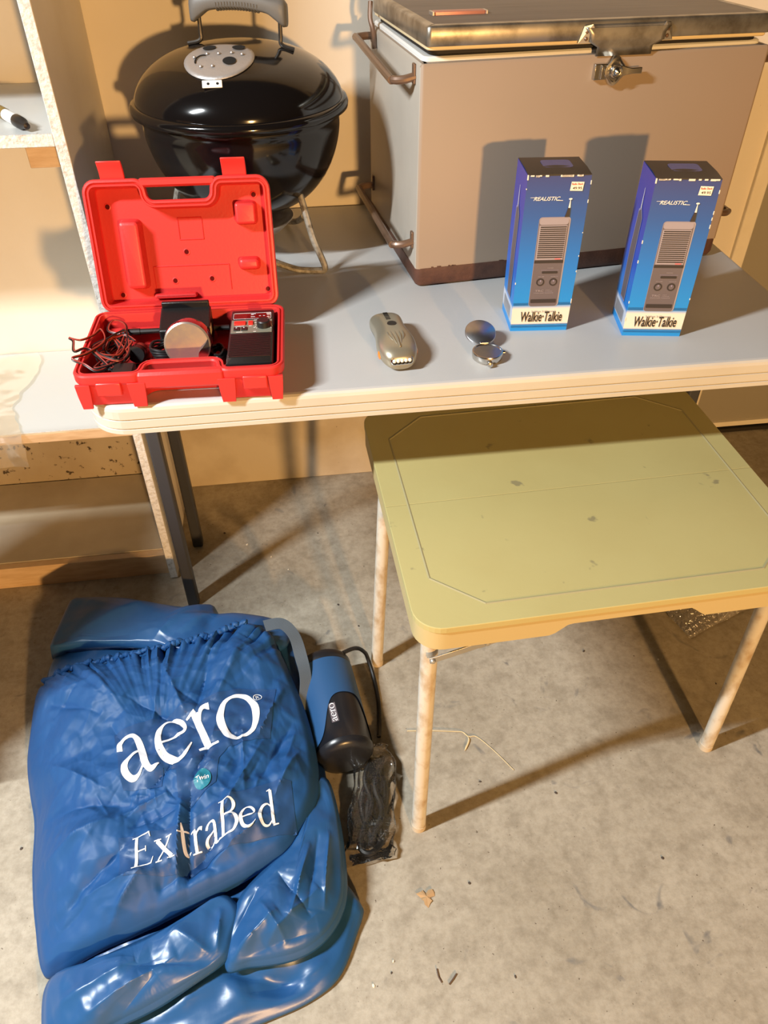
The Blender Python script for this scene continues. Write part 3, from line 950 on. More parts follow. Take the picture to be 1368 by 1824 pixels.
carton((0.347, 1.082, TZ), math.atan2(-0.008, 0.09), 'blue walkie-talkie carton standing nearer the open pocket compass')
carton((0.519, 1.044, TZ), math.atan2(-0.015, 0.089), 'blue walkie-talkie carton standing nearer the right end of the folding table')

# ------------------------------------------------------------------ red carrying case
W_, D_, H_ = 0.286, 0.192, 0.052
rc = empty('red_carrying_case', 'open red plastic carrying case at the left end of the folding table', 'case', (-0.301, 0.9425, TZ), R(-2.2))
N0, N1, ND = 0.094, 0.196, 0.030
def case_poly(w, d, nd, n0=N0, n1=N1):
    return fillet([(0, 0), (n0, 0), (n0 + 0.004, nd), (n1 - 0.004, nd), (n1, 0), (w, 0), (w, d), (0, d)], [0.020, 0.0175, 0.010, 0.010, 0.0175, 0.020, 0.018, 0.018], 6)
cp = case_poly(W_, D_, ND)
mb = MB()
slab(cp, [(0.013, 0.0), (0.009, 0.001), (0.006, 0.006), (0.0035, 0.034), (0.001, 0.037), (0.0, 0.040), (0.0, 0.0495), (0.0015, 0.0518), (0.0042, H_), (0.0050, 0.0485), (0.0062, 0.0485), (0.0070, 0.0512), (0.0092, 0.0512), (0.0100, 0.048), (0.0122, 0.014), (0.0136, 0.012)], mb)
base = mb.build('base_tray', 'red_plastic', rc, smooth=True, angle=30)
# handle bar bridging the notch
slab(rect(N0 - 0.008, 0.0, N1 + 0.008, 0.0135, 0.005, 4), [(0.003, 0.026), (0, 0.030), (0, 0.048), (0.003, H_ - 0.0002)]).build('handle_bar', 'red_plastic', rc, smooth=True)
# raised floor blocks that hold the things
def blk(x0, y0, x1, y1, z0, z1, par, name='rest_block', mat='red_plastic', r=0.005, tp=0.003):
    r = max(r, tp + 0.0026)
    r = min(r, 0.49 * min(x1 - x0, y1 - y0))
    tp = min(tp, r - 0.0024)
    return slab(rect(x0, y0, x1, y1, r, 4), [(0, z0), (tp * 0.6, z1 - 0.002), (tp, z1 - 0.0005), (tp + 0.002, z1)]).build(name, mat, par, smooth=True)
blk(0.098, 0.052, 0.190, 0.076, 0.010, 0.026, base)
blk(0.088, 0.085, 0.108, 0.150, 0.010, 0.022, base)
blk(0.016, 0.158, 0.180, 0.178, 0.010, 0.032, base)
# feet and ribs on the front, latch catches
for x0, x1 in ((0.0025, 0.022), (0.072, 0.096), (0.194, 0.218), (0.263, 0.2835)):
    mb = MB()
    mb.rings([[(x0 + i, 0.004, z), (x1 - i, 0.004, z), (x1 - i, yf, z), (x0 + i, yf, z)][::-1] for z, yf, i in ((0.0, 0.003, 0.004), (0.0005, -0.0005, 0.003), (0.020, -0.001, 0.001), (0.038, -0.0008, 0.0))])
    mb.build('front_foot', 'red_plastic', rc, smooth=True, bevel=0.0035, seg=3)
for x0 in (0.030, 0.228):
    MB().box(x0, x0 + 0.034, -0.0022, 0.004, 0.020, 0.0405).build('latch_catch', 'red_bright', rc, bevel=0.002)
# lid, leaning back
lidc = bpy.data.objects.new('lid', None)
COL.objects.link(lidc)
lidc.parent = rc
TILT = R(17)
DL = 0.034
lidc.location = (0.008, D_ + 0.001, H_ - 0.004)
lidc.scale = (0.945, 1, 1)
lidc.rotation_euler = (PI / 2 - TILT, 0, 0)
LL = 0.188
lp = fillet([(0, 0), (W_, 0), (W_, LL), (N1, LL), (N1 - 0.004, LL - ND), (N0 + 0.004, LL - ND), (N0, LL), (0, LL)], [0.018, 0.018, 0.020, 0.0175, 0.010, 0.010, 0.0175, 0.020], 6)
zt = -0.002   # rim plane of the lid
mb = MB()
slab(lp, [(0.010, zt - DL), (0.005, zt - DL + 0.002), (0.0025, zt - DL + 0.008), (0.0, zt - 0.010), (0.0, zt - 0.0025), (0.0015, zt - 0.0005), (0.0045, zt), (0.0055, zt - 0.003), (0.0066, zt - 0.003), (0.0075, zt - 0.0008), (0.0098, zt - 0.0008), (0.0106, zt - 0.004), (0.0125, zt - 0.027), (0.0140, zt - 0.029)], mb)
lsh = mb.build('lid_shell', 'red_plastic', lidc, smooth=True, angle=30)
ZF = zt - 0.029
slab(rect(N0 - 0.008, LL - 0.0125, N1 + 0.008, LL, 0.005, 4), [(0.003, zt - 0.024), (0, zt - 0.020), (0, zt - 0.004), (0.003, zt - 0.0002)]).build('handle_bar', 'red_plastic', lidc, smooth=True)
blk(0.042, 0.030, 0.078, 0.132, ZF, ZF + 0.022, lidc, 'peg_block', tp=0.006, r=0.006)
blk(0.226, 0.118, 0.262, 0.152, ZF, ZF + 0.020, lidc, 'peg_block', tp=0.004)
blk(0.224, 0.052, 0.260, 0.072, ZF, ZF + 0.017, lidc, 'peg_block', tp=0.005)
blk(0.082, 0.0145, 0.152, 0.0225, ZF, ZF + 0.012, lidc, 'peg_block', tp=0.002, r=0.003)
# square dimple and shallow raised panel drawn by ridges
for a, bq in (((0.134, 0.100), (0.134, 0.131)), ((0.134, 0.131), (0.172, 0.131)), ((0.172, 0.131), (0.172, 0.100)), ((0.172, 0.100), (0.134, 0.100)), ((0.086, 0.024), (0.086, 0.062)), ((0.086, 0.062), (0.208, 0.062)), ((0.208, 0.062), (0.208, 0.024))):
    MB().tube([(a[0], a[1], ZF), (bq[0], bq[1], ZF)], 0.0011, 6).build('moulded_ridge', 'red_plastic', lidc, smooth=True)
for x, y in ((0.028, 0.150), (0.258, 0.160), (0.030, 0.022), (0.268, 0.022), (0.142, 0.082), (0.118, 0.040), (0.178, 0.041)):
    MB().lathe([(0.0052, -0.001), (0.0052, 0.0006), (0.0040, 0.0009), (0.0034, 0.0002), (0.0001, 0.0002)], 16).build('post_hole', 'red_plastic', lidc, smooth=True, loc=(x, y, ZF))
    MB().lathe([(0.0035, 0.0004), (0.0001, 0.0004)], 14).build('post_hole', 'red_window', lidc, loc=(x, y, ZF))
# latches standing up from the lid edge
for x0 in (0.030, 0.215):
    mb = MB()
    pr = [(LL - 0.003, -0.012), (LL + 0.010, -0.008), (LL + 0.019, -0.002), (LL + 0.024, 0.004), (LL + 0.023, 0.007), (LL + 0.017, 0.003), (LL + 0.009, -0.003), (LL - 0.003, -0.007)]
    mb.rings([[(x, y, z) for y, z in pr] for x in (x0, x0 + 0.037)])
    mb.build('latch', 'red_bright', lidc, smooth=True, bevel=0.0012)
    MB().box(x0 + 0.003, x0 + 0.034, LL - 0.012, LL + 0.001, zt - 0.030, zt - 0.012).build('latch_seat', 'red_plastic', lidc, bevel=0.002)
# hinge barrels
for x0 in (0.030, 0.200):
    MB().tube([(x0, D_ + 0.0005, H_ - 0.006), (x0 + 0.055, D_ + 0.0005, H_ - 0.006)], 0.004, 10).build('hinge', 'red_plastic', rc, smooth=True)

RCM = Matrix.Translation((-0.301, 0.9425, TZ)) @ Matrix.Rotation(R(-2.2), 4, 'Z')
def in_case(x, y, z):
    return tuple(RCM @ Vector((x, y, z)))
FLZ = 0.0125
# black control unit
cu = empty('radio_control_unit', 'black radio unit with red switches at the right of the red case', 'radio', in_case(0.205, 0.016, FLZ + 0.004), R(-2.2))
UW, UD, UH = 0.066, 0.162, 0.034
mb = MB()
slab(rect(0, 0, UW, UD, 0.003, 3), [(0.001, 0.0), (0, 0.002), (0, UH - 0.006), (0.0015, UH - 0.001), (0.003, UH)], mb)
ub = mb.build('housing', 'black_plastic', cu, smooth=True)
zt2 = UH + 0.0002
MB().box(0.003, UW - 0.003, 0.088, 0.128, UH - 0.001, UH + 0.0006).build('control_panel', 'panel_olive', cu, bevel=0.0003)
MB().box(0.006, UW - 0.006, 0.131, 0.150, UH - 0.001, UH + 0.0005).build('display_window', 'red_window', cu)
fr = rect(0.005, 0.1315, UW - 0.005, 0.1495, 0.0015, 3)
MB().tube([(q.x, q.y, UH + 0.0005) for q in fr], 0.00035, 5, closed=True).build('display_frame', 'white_print', cu)
for x0, x1, y0, y1 in ((0.007, 0.024, 0.111, 0.121), (0.028, 0.035, 0.111, 0.121)):
    MB().box(x0, x1, y0, y1, UH, UH + 0.003).build('switch', 'switch_red', cu, bevel=0.0006)
for x0 in (0.007, 0.018):
    q = MB().box(x0, x0 + 0.009, 0.094, 0.104, UH, UH + 0.002).build('jack', 'black_rubber', cu, bevel=0.0006)
    MB().lathe([(0.0012, 0.0022), (0.0001, 0.0024)], 8).build('jack_pin', 'white_print', q, loc=(x0 + 0.004, 0.101, UH))
kb = MB().lathe([(0.0102, 0), (0.0098, 0.009), (0.0085, 0.0105), (0.0001, 0.0105)], 24).build('knob', 'black_rubber', cu, smooth=True, loc=(0.051, 0.107, UH))
for i in range(11):
    a = R(210 - i * 24)
    MB().box(-0.0005, 0.0005, -0.0005, 0.0005, 0, 0.0003).build('dial_mark', 'white_print', cu, loc=(0.051 + 0.0122 * math.cos(a), 0.107 + 0.0122 * math.sin(a), UH + 0.0006))
for x0, x1, y in ((0.009, 0.022, 0.1085), (0.029, 0.033, 0.1085), (0.011, 0.020, 0.0905), (0.036, 0.040, 0.0905), (0.036, 0.039, 0.103), (0.036, 0.040, 0.118), (0.036, 0.044, 0.1265), (0.031, 0.038, 0.1465), (0.031, 0.035, 0.144), (0.031, 0.037, 0.1375), (0.054, 0.060, 0.1465), (0.055, 0.060, 0.143), (0.043, 0.046, 0.1395), (0.049, 0.052, 0.1395), (0.055, 0.059, 0.1365)):
    MB().box(x0, x1, y - 0.0005, y + 0.0005, UH, UH + 0.0008).build('panel_marking', 'white_print', cu)
for i in range(16):
    y = 0.018 + i * 0.0042
    MB().box(0.004, UW - 0.004, y, y + 0.0022, UH - 0.0005, UH + 0.0010).build('grille_rib', 'black_plastic', cu)
# black transformer-like box and long arm
tb = empty('black_mount_box', 'black slab-sided box standing at the back of the red case', 'box', in_case(0.103, 0.118, FLZ + 0.010), R(-2.2))
mb = MB()
mb.rings([[(0, 0, 0), (0.074, 0, 0), (0.074, 0.050, 0), (0, 0.050, 0)], [(0, 0.0, 0.030), (0.074, 0.0, 0.030), (0.074, 0.050, 0.044), (0, 0.050, 0.044)]])
mb.build('housing', 'black_plastic', tb, bevel=0.0025, seg=3)
MB().box(0.002, 0.072, 0.046, 0.0525, 0.030, 0.052).build('rear_flange', 'black_plastic', tb, bevel=0.0015)
MB().box(0.0735, 0.0745, 0.006, 0.020, 0.018, 0.030).build('yellow_sticker', 'straw', tb)
ar = empty('antenna_rod', 'dark antenna rod lying across the back of the red case', 'rod', in_case(0.055, 0.150, 0.037), R(-2.2))
MB().tube([(0, 0, 0), (0.0465, 0, 0)], 0.0042, 10).build('rod', 'black_rubber', ar, smooth=True)
MB().tube([(0.124, 0, 0), (0.147, 0, 0)], 0.0042, 10).build('rod', 'black_rubber', ar, smooth=True)
MB().tube([(-0.012, 0, 0), (0.014, 0, 0)], 0.0050, 10).build('sleeve', 'black_rubber', ar, smooth=True)
# magnetic antenna base (round puck, face tilted forward)
pk = empty('magnet_antenna_base', 'round silver-faced magnetic antenna base leaning in the red case', 'antenna base', in_case(0.148, 0.084, 0.0138), R(-2.2))
Mp = Matrix.Translation((0, 0.000, 0.0345)) @ Matrix.Rotation(R(76), 4, 'X')
MB().lathe([(0.0001, -0.022), (0.030, -0.022), (0.0335, -0.018), (0.0342, 0.0), (0.0330, 0.006)], 40, M4=Mp).build('puck', 'smoky_puck', pk, smooth=True)
MB().lathe([(0.0330, 0.0058), (0.0305, 0.0072), (0.0001, 0.0074)], 40, M4=Mp).build('silver_face', 'silver_label', pk, smooth=True, angle=12)
mb = MB()
vs = []
for j in range(13):
    a = R(-70 + j * 7)
    vs.append(Mp @ Vector((0.031 * math.cos(a), 0.031 * math.sin(a), 0.0078)))
for j in range(13):
    a = R(-70 + j * 7)
    f_ = math.sin(PI * j / 12)
    vs.append(Mp @ Vector(((0.031 - 0.012 * f_) * math.cos(a), (0.031 - 0.012 * f_) * math.sin(a), 0.0085 + 0.008 * f_)))
mb.add(vs, [(j, j + 1, 14 + j, 13 + j) for j in range(12)])
mb.build('peeling_edge', 'brushed', pk, smooth=True, flat_weld=True)
# black cable coils on each side of the puck
def coil(name, label, cx_, cy_, rx, ry, n, rad, z0):
    pts = []
    for i in range(n * 20):
        a = 2 * PI * i / 20
        k = 1 + 0.10 * math.sin(i * 0.37)
        pts.append((rx * k * math.cos(a), ry * k * math.sin(a), rad + 0.0035 * (i / 20) + 0.0012 * math.sin(i * 1.3)))
    c = in_case(cx_, cy_, z0)
    o = MB().tube(pts, rad, 7).build(name, 'black_rubber', None, smooth=True, loc=c)
    return tag(o, label, 'cable')
coil('coiled_cable', 'thin black cable coiled left of the round antenna base', 0.112, 0.098, 0.019, 0.019, 5, 0.0021, 0.022)
coil('coiled_cable', 'thin black cable coiled right of the round antenna base', 0.187, 0.098, 0.010, 0.018, 4, 0.0024, 0.0145)
pl = empty('cable_plug', 'small black plug lying left of the round antenna base', 'plug', in_case(0.105, 0.062, 0.0265), R(-20))
MB().lathe([(0.0001, -0.012), (0.0048, -0.011), (0.0055, 0.0), (0.0045, 0.010), (0.0001, 0.011)], 14, M4=Matrix.Rotation(R(90), 4, 'Y')).build('plug_body', 'black_rubber', pl, smooth=True, loc=(0, 0, 0.0056))
MB().tube([(-0.018, 0, 0.0056), (-0.011, 0, 0.0056)], 0.0024, 8).build('plug_tip', 'chrome', pl, smooth=True)
# lighter plug with red band, black adapter, twin wires
lp_ = empty('car_lighter_plug', 'black cylindrical lighter plug with a red band in the red case', 'plug', in_case(0.072, 0.104, FLZ + 0.001), R(-2.2))
Ml = Matrix.Translation((0, 0, 0.014)) @ Matrix.Rotation(R(70), 4, 'X')
MB().lathe([(0.0001, -0.026), (0.009, -0.025), (0.012, -0.014), (0.0125, 0.018), (0.0115, 0.022), (0.0001, 0.022)], 24, M4=Ml).build('plug_body', 'black_plastic', lp_, smooth=True)
MB().lathe([(0.0127, -0.010), (0.0132, -0.008), (0.0132, 0.004), (0.0127, 0.006)], 24, M4=Ml).build('red_band', 'wire_red', lp_, smooth=True)
MB().tube([(0, -0.024, 0.006), (0.0, -0.036, 0.004)], 0.003, 8).build('cable_end', 'black_rubber', lp_, smooth=True)
ad = empty('black_adapter', 'small black ribbed adapter block at the front left of the red case', 'adapter', in_case(0.062, 0.022, FLZ + 0.002), R(-2.2))
slab(rect(-0.015, 0, 0.015, 0.030, 0.003, 3), [(0.001, 0), (0, 0.002), (0, 0.024), (0.002, 0.027)]).build('housing', 'black_plastic', ad, smooth=True)
for i in range(4):
    MB().box(-0.009, 0.009, -0.001, 0.001, 0.005 + i * 0.004, 0.007 + i * 0.004).build('rib', 'black_rubber', ad)
# tangle of red and black twin wire
rr_ = random.Random(21)
ctrl = [in_case(0.062, 0.050, 0.036), in_case(0.045, 0.040, 0.040)]
for i in range(34):
    a = i * 2.05 + rr_.uniform(-0.5, 0.5)
    rad = rr_.uniform(0.45, 1.0)
    x = 0.040 + 0.031 * rad * math.cos(a)
    y = 0.088 + 0.066 * rad * math.sin(a)
    ctrl.append(in_case(x, y, rr_.uniform(0.018, 0.050)))
loops = [in_case(0.012, 0.075, 0.052), in_case(-0.004, 0.060, 0.058), in_case(-0.012, 0.090, 0.058), in_case(-0.018, 0.096, 0.060), in_case(-0.002, 0.092, 0.058), in_case(0.010, 0.112, 0.054), in_case(0.020, 0.125, 0.056), in_case(0.028, 0.100, 0.050),
         in_case(0.012, 0.060, 0.054), in_case(-0.004, 0.042, 0.057), in_case(0.012, 0.036, 0.050), in_case(0.030, 0.030, 0.042), in_case(0.045, 0.060, 0.040)]
ctrl += loops
ctrl += [in_case(0.050, 0.150, 0.044), in_case(0.030, 0.165, 0.050), in_case(0.026, 0.140, 0.046), in_case(0.055, 0.125, 0.044), in_case(0.068, 0.112, 0.042)]
P = spline(ctrl, 9)
tw = empty('twin_wire', 'tangled red and black twin wire spilling over the left side of the red case', 'wire', in_case(0.04, 0.088, FLZ))
o0 = Vector(in_case(0.04, 0.088, FLZ))
A_, B_ = [], []
for i, p in enumerate(P):
    q = P[min(i + 1, len(P) - 1)] - P[max(i - 1, 0)]
    t = Vector(q)
    t = t.normalized() if t.length > 0 else Vector((1, 0, 0))
    sd = t.cross(Vector((0, 0, 1)))
    sd = sd.normalized() if sd.length > 0.05 else Vector((1, 0, 0))
    ang = i * 0.02
    off = (sd * math.cos(ang) + Vector((0, 0, 1)) * math.sin(ang)) * 0.00105
    A_.append(Vector(p) + off - o0)
    B_.append(Vector(p) - off - o0)
MB().tube(A_, 0.00115, 6).build('red_strand', 'wire_red', tw, smooth=True)
MB().tube(B_, 0.00115, 6).build('black_strand', 'black_rubber', tw, smooth=True)

# ------------------------------------------------------------------ hand lamp
hl = empty('hand_lamp', 'champagne-coloured wind-up hand lamp with amber side light on the table', 'flashlight', (0.152, 1.045, TZ), R(4))
secs = []
prof = [(-0.064, 0.012, 0.008, 0.013), (-0.062, 0.018, 0.011, 0.014), (-0.056, 0.0235, 0.0145, 0.0165), (-0.046, 0.0275, 0.017, 0.018), (-0.034, 0.0300, 0.0185, 0.019), (-0.018, 0.0300, 0.0200, 0.0205), (0.000, 0.0270, 0.0200, 0.0205),
        (0.018, 0.0245, 0.0195, 0.0200), (0.036, 0.0248, 0.0190, 0.0195), (0.052, 0.0262, 0.0180, 0.0185), (0.064, 0.0255, 0.0165, 0.0170), (0.071, 0.0215, 0.013, 0.0145), (0.074, 0.012, 0.008, 0.0125)]
for y, w_, h_, zc in prof:
    secs.append([(w_ * math.copysign(abs(math.cos(a)) ** 0.75, math.cos(a)), y, zc + h_ * math.copysign(abs(math.sin(a)) ** 0.8, math.sin(a))) for a in [2 * PI * j / 28 for j in range(28)]])
mb = MB()
mb.rings(secs)
for i, f in enumerate(mb.f):
    zc = sum(mb.v[j][2] for j in f) / len(f)
    xm = abs(sum(mb.v[j][0] for j in f) / len(f))
    ym = sum(mb.v[j][1] for j in f) / len(f)
    if zc < 0.014 and ym > -0.03:
        mb.mi[i] = 1
mb.build('body', ['torch_body', 'black_plastic'], hl, smooth=True, sub=1)
MB().lathe([(0.0001, 0.0), (0.0075, 0.0), (0.0070, 0.0018), (0.0001, 0.0022)], 24).build('button', 'black_rubber', hl, smooth=True, loc=(0.001, 0.014, 0.0385))
for i in range(5):
    MB().box(-0.0035, 0.0035, 0.0, 0.003, 0, 0.0012).build('grip_ridge', 'black_plastic', hl, loc=(-0.001, 0.030 + i * 0.006, 0.0378 - i * 0.0006))
for s_, x in ((-1, -0.012), (1, 0.012), (-1, -0.0065), (1, 0.0065), (1, 0.0)):
    l0, l1 = (-0.012, -0.036) if abs(x) > 0.008 else ((-0.010, -0.042) if x != 0 else (-0.006, -0.050))
    ptsf = [(x * 0.95, l0, 0.0390), (x * 0.9, (l0 + l1) / 2, 0.0392), (x * 0.5, l1, 0.0350)]
    MB().tube([tuple(p) for p in spline(ptsf, 5)], [0.0012] * 5 + [0.0014] * 5 + [0.0008], 6).build('fin', 'torch_body', hl, smooth=True)
ml = Matrix.Translation((0, -0.0610, 0.0175)) @ Matrix.Rotation(R(60), 4, 'X')
lampo = slab(rect(-0.0165, -0.006, 0.0165, 0.006, 0.005, 5), [(0, -0.004), (0, 0.003), (0.0008, 0.004), (0.0016, 0.002)]).build('lamp_window', 'torch_lamp', hl, smooth=True)
lampo.matrix_local = ml
for i in range(5):
    q = MB().lathe([(0.0030, 0.0022), (0.0024, 0.0045), (0.0001, 0.0055)], 12).build('led', 'gasket_white', lampo, smooth=True, loc=(-0.0116 + i * 0.0058, 0.0, 0.0))
    q2 = MB().lathe([(0.0036, 0.0022), (0.0033, 0.0030), (0.0030, 0.0024)], 12).build('led_ring', 'hole_black', lampo, smooth=True, loc=(-0.0116 + i * 0.0058, 0.0, 0.0))
for s_ in (-1, 1):
    MB().lathe([(0.0001, 0.0030), (0.005, 0.0022), (0.0085, 0.0), (0.0001, -0.003)], 20).build('amber_light', 'amber', hl, smooth=True, loc=(s_ * 0.0275, -0.034, 0.017), rot=(0, R(s_ * 82), 0))

# ------------------------------------------------------------------ pocket compass
pc = empty('pocket_compass', 'open silver pocket compass with round lid between hand lamp and cartons', 'compass', (0.290, 1.002, TZ), R(0))
cs = MB().lathe([(0.0001, 0.0), (0.019, 0.0), (0.0225, 0.003), (0.0232, 0.007), (0.0235, 0.012), (0.0228, 0.0138), (0.0210, 0.0140), (0.0200, 0.0120)], 44).build('case', 'chrome', pc, smooth=True, angle=50)
MB().lathe([(0.0201, 0.0110), (0.0001, 0.0110)], 40).build('dial', 'radio_dark', pc)
nd = MB().add([(-0.001, -0.015, 0.0122), (0.001, -0.015, 0.0122), (0.0012, 0.015, 0.0122), (-0.0012, 0.015, 0.0122)], [(0, 1, 2, 3)]).build('needle', 'chrome', pc, rot=(0, 0, R(50)))
MB().lathe([(0.0205, 0.0128), (0.0001, 0.0132)], 40).build('glass', 'chrome', pc, smooth=True)
Mc = Matrix.Translation((-0.001, 0.0455, 0.0215)) @ Matrix.Rotation(R(22), 4, 'X')
lo = MB().lathe([(0.0001, 0.0), (0.0232, 0.0), (0.0240, -0.0008), (0.0240, -0.0040), (0.0230, -0.0045), (0.0001, -0.0035)], 44, M4=Mc).build('lid', 'brushed', pc, smooth=True, angle=50)
MB().tube([(-0.006, 0.0235, 0.0135), (0.006, 0.0235, 0.0135)], 0.0022, 8).build('hinge', 'chrome', pc, smooth=True)
MB().lathe([(0.0001, 0.006), (0.0040, 0.005), (0.0045, 0.0), (0.003, -0.004)], 14, M4=Matrix.Rotation(R(90), 4, 'X')).build('thumb_catch', 'chrome', pc, smooth=True, loc=(-0.002, -0.0245, 0.006))
MB().lathe([(0.0001, 0.005), (0.0030, 0.004), (0.003, -0.002)], 12, M4=Matrix.Rotation(R(90), 4, 'Y')).build('side_pin', 'chrome', pc, smooth=True, loc=(0.0235, 0.002, 0.008))

# ------------------------------------------------------------------ small folding table (local origin: front-left corner)
SW, SD_, SZ = 0.607, 0.518, 0.556
SX0, SY0, SA = 0.126, 0.637, R(1.7)
stt = empty('suitcase_table', 'small yellow-green folding suitcase table standing in front', 'table', (SX0, SY0, 0), SA)
HY = 0.252
for k, (y0, y1) in enumerate(((0.0, HY - 0.0001), (HY + 0.0001, SD_))):
    rads = [0.040, 0.040, 0.001, 0.001] if k == 0 else [0.001, 0.001, 0.040, 0.040]
    pl_ = fillet([(0, y0), (SW, y0), (SW, y1), (0, y1)], rads, 8)
    mb = MB()
    slab(pl_, [(0.0, SZ - 0.010), (0.0, SZ - 0.0012), (0.0003, SZ - 0.0003), (0.001, SZ)], mb)
    mb.build('tabletop_half', 'small_table', stt)
# apron following the outline, shallower in the middle of the front
out = fillet([(0.0015, 0.0015), (SW - 0.0015, 0.0015), (SW - 0.0015, SD_ - 0.0015), (0.0015, SD_ - 0.0015)], 0.0385, 8)
dense = []
for i in range(len(out)):
    a, b_ = out[i], out[(i + 1) % len(out)]
    m_ = max(1, int((b_ - a).length / 0.008))
    for j in range(m_):
        dense.append(a.lerp(b_, j / m_))
def apron_z(p):
    if p.y < 0.03 or p.y > SD_ - 0.03:
        t = min(max((p.x - 0.190) / 0.022, 0), 1) * min(max((0.412 - p.x) / 0.022, 0), 1)
        return SZ - 0.045 + 0.019 * t
    if 0.2 < p.y < 0.3:
        return SZ - 0.045
    return SZ - 0.045
inn = inset(dense, 0.004)
mb = MB()
mb.rings([[(p.x, p.y, SZ - 0.009) for p in dense], [(p.x, p.y, apron_z(p)) for p in dense], [(q.x, q.y, apron_z(p)) for p, q in zip(dense, inn)], [(q.x, q.y, SZ - 0.009) for q in inn]], cap0=False, cap1=False)
mb.build('apron', 'small_table_edge', stt, smooth=True, angle=40)
# bead line pressed into the top
lineo = [Vector(p) for p in ((0.102, 0.034), (SW - 0.102, 0.034), (SW - 0.036, 0.092), (SW - 0.036, SD_ - 0.092), (SW - 0.102, SD_ - 0.034), (0.102, SD_ - 0.034), (0.036, SD_ - 0.092), (0.036, 0.092))]
for i in range(8):
    a, b_ = lineo[i], lineo[(i + 1) % 8]
    MB().tube([(a.x, a.y, SZ - 0.0017), (b_.x, b_.y, SZ - 0.0017)], 0.0026, 8).build('pressed_bead', 'small_table_line', stt, smooth=True)
def loc2(x, y):
    c, s_ = math.cos(-SA), math.sin(-SA)
    dx, dy = x - SX0, y - SY0
    return (dx * c - dy * s_, dx * s_ + dy * c)
for (fx, fy), (tx, ty) in (((0.146, 0.652), (0.150, 0.664)), ((0.726, 0.736), (0.708, 0.742)), ((0.118, 1.022), (0.146, 1.066)), ((0.735, 1.150), (0.712, 1.120))):
    a, b_ = loc2(fx, fy), loc2(tx, ty)
    lg_ = MB().tube([(a[0], a[1], 0.012), (b_[0], b_[1], SZ - 0.0102)], 0.0125, 16).build('leg', 'leg_cream', stt, smooth=True)
    MB().tube([(a[0], a[1], 0.0), (a[0] + (b_[0] - a[0]) * 0.02, a[1] + (b_[1] - a[1]) * 0.02, 0.014)], 0.0132, 16).build('foot_cap', 'rubber_tan', lg_, smooth=True)
a = loc2(0.150, 0.6385)
P0, P1, P2 = Vector((a[0] - 0.004, a[1] + 0.0005, SZ - 0.066)), Vector((a[0] + 0.078, a[1] + 0.010, SZ - 0.054)), Vector((a[0] + 0.128, a[1] + 0.016, SZ - 0.045))
def flat_bar(p, q, h, th):
    d_ = (q - p).normalized()
    u_ = Vector((0, 0, 1)) - d_ * d_.z
    u_.normalize()
    t_ = d_.cross(u_)
    mb = MB()
    mb.rings([[c + u_ * h + t_ * th, c + u_ * h - t_ * th, c - u_ * h - t_ * th, c - u_ * h + t_ * th] for c in (p, q)])
    return mb
flat_bar(P0, P1, 0.0058, 0.0011).build('folding_brace', 'galvanised', stt, bevel=0.0006)
flat_bar(P1 - Vector((0.012, 0, 0.003)), P2, 0.0070, 0.0016).build('brace_lock', 'galvanised', stt, bevel=0.0008)
for pp in (P0 + Vector((0.004, -0.0012, 0.0005)), P1 + Vector((0, -0.0018, 0))):
    MB().lathe([(0.0001, 0.003), (0.003, 0.0025), (0.0045, 0.0)], 12, M4=Matrix.Rotation(R(90), 4, 'X')).build('brace_pivot', 'galvanised', stt, smooth=True, loc=tuple(pp))
a = loc2(0.700, 0.742)
MB().box(-0.092, 0.004, -0.0016, 0.0016, -0.006, 0.006).build('folding_brace', 'galvanised', stt, bevel=0.001, loc=(a[0] - 0.012, a[1], SZ - 0.060), rot=(0, R(15), 0))

# bubble wrap on the floor behind the small table
def wrinkle(x, y, s, seed=0.0):
    return noise.noise(Vector((x * s + seed, y * s - seed, seed * 0.7)))
rows = []
n = 70
A0, B0, C0 = Vector((0.806, 0.992, 0)), Vector((0.760, 1.20, 0)), Vector((1.00, 1.065, 0))
for i in range(n + 1):
    row = []
    for j in range(n + 1):
        u, v = i / n, j / n
        p = A0 + (B0 - A0) * u + (C0 - A0) * v
        p.x += 0.006 * wrinkle(p.y, p.x, 35, 8.0)
        bub = abs(math.sin(u * PI * 17)) * abs(math.sin(v * PI * 17))
        p.z = 0.002 + 0.030 * max(0, wrinkle(p.x, p.y, 9, 3.1) + 0.35) * min(1, 6 * min(u, v) + 0.2) + 0.0045 * bub
        row.append(p)
    rows.append(row)
vs = [p for r_ in rows for p in r_]
fs = [(i * (n + 1) + j, i * (n + 1) + j + 1, (i + 1) * (n + 1) + j + 1, (i + 1) * (n + 1) + j) for i in range(n) for j in range(n)]
bw = MB().add(vs, fs).build('bubble_wrap', 'bubble_film', None, smooth=True, flat_weld=True)
tag(bw, 'crinkled clear bubble wrap lying on the floor behind the small yellow-green table', 'bubble wrap')

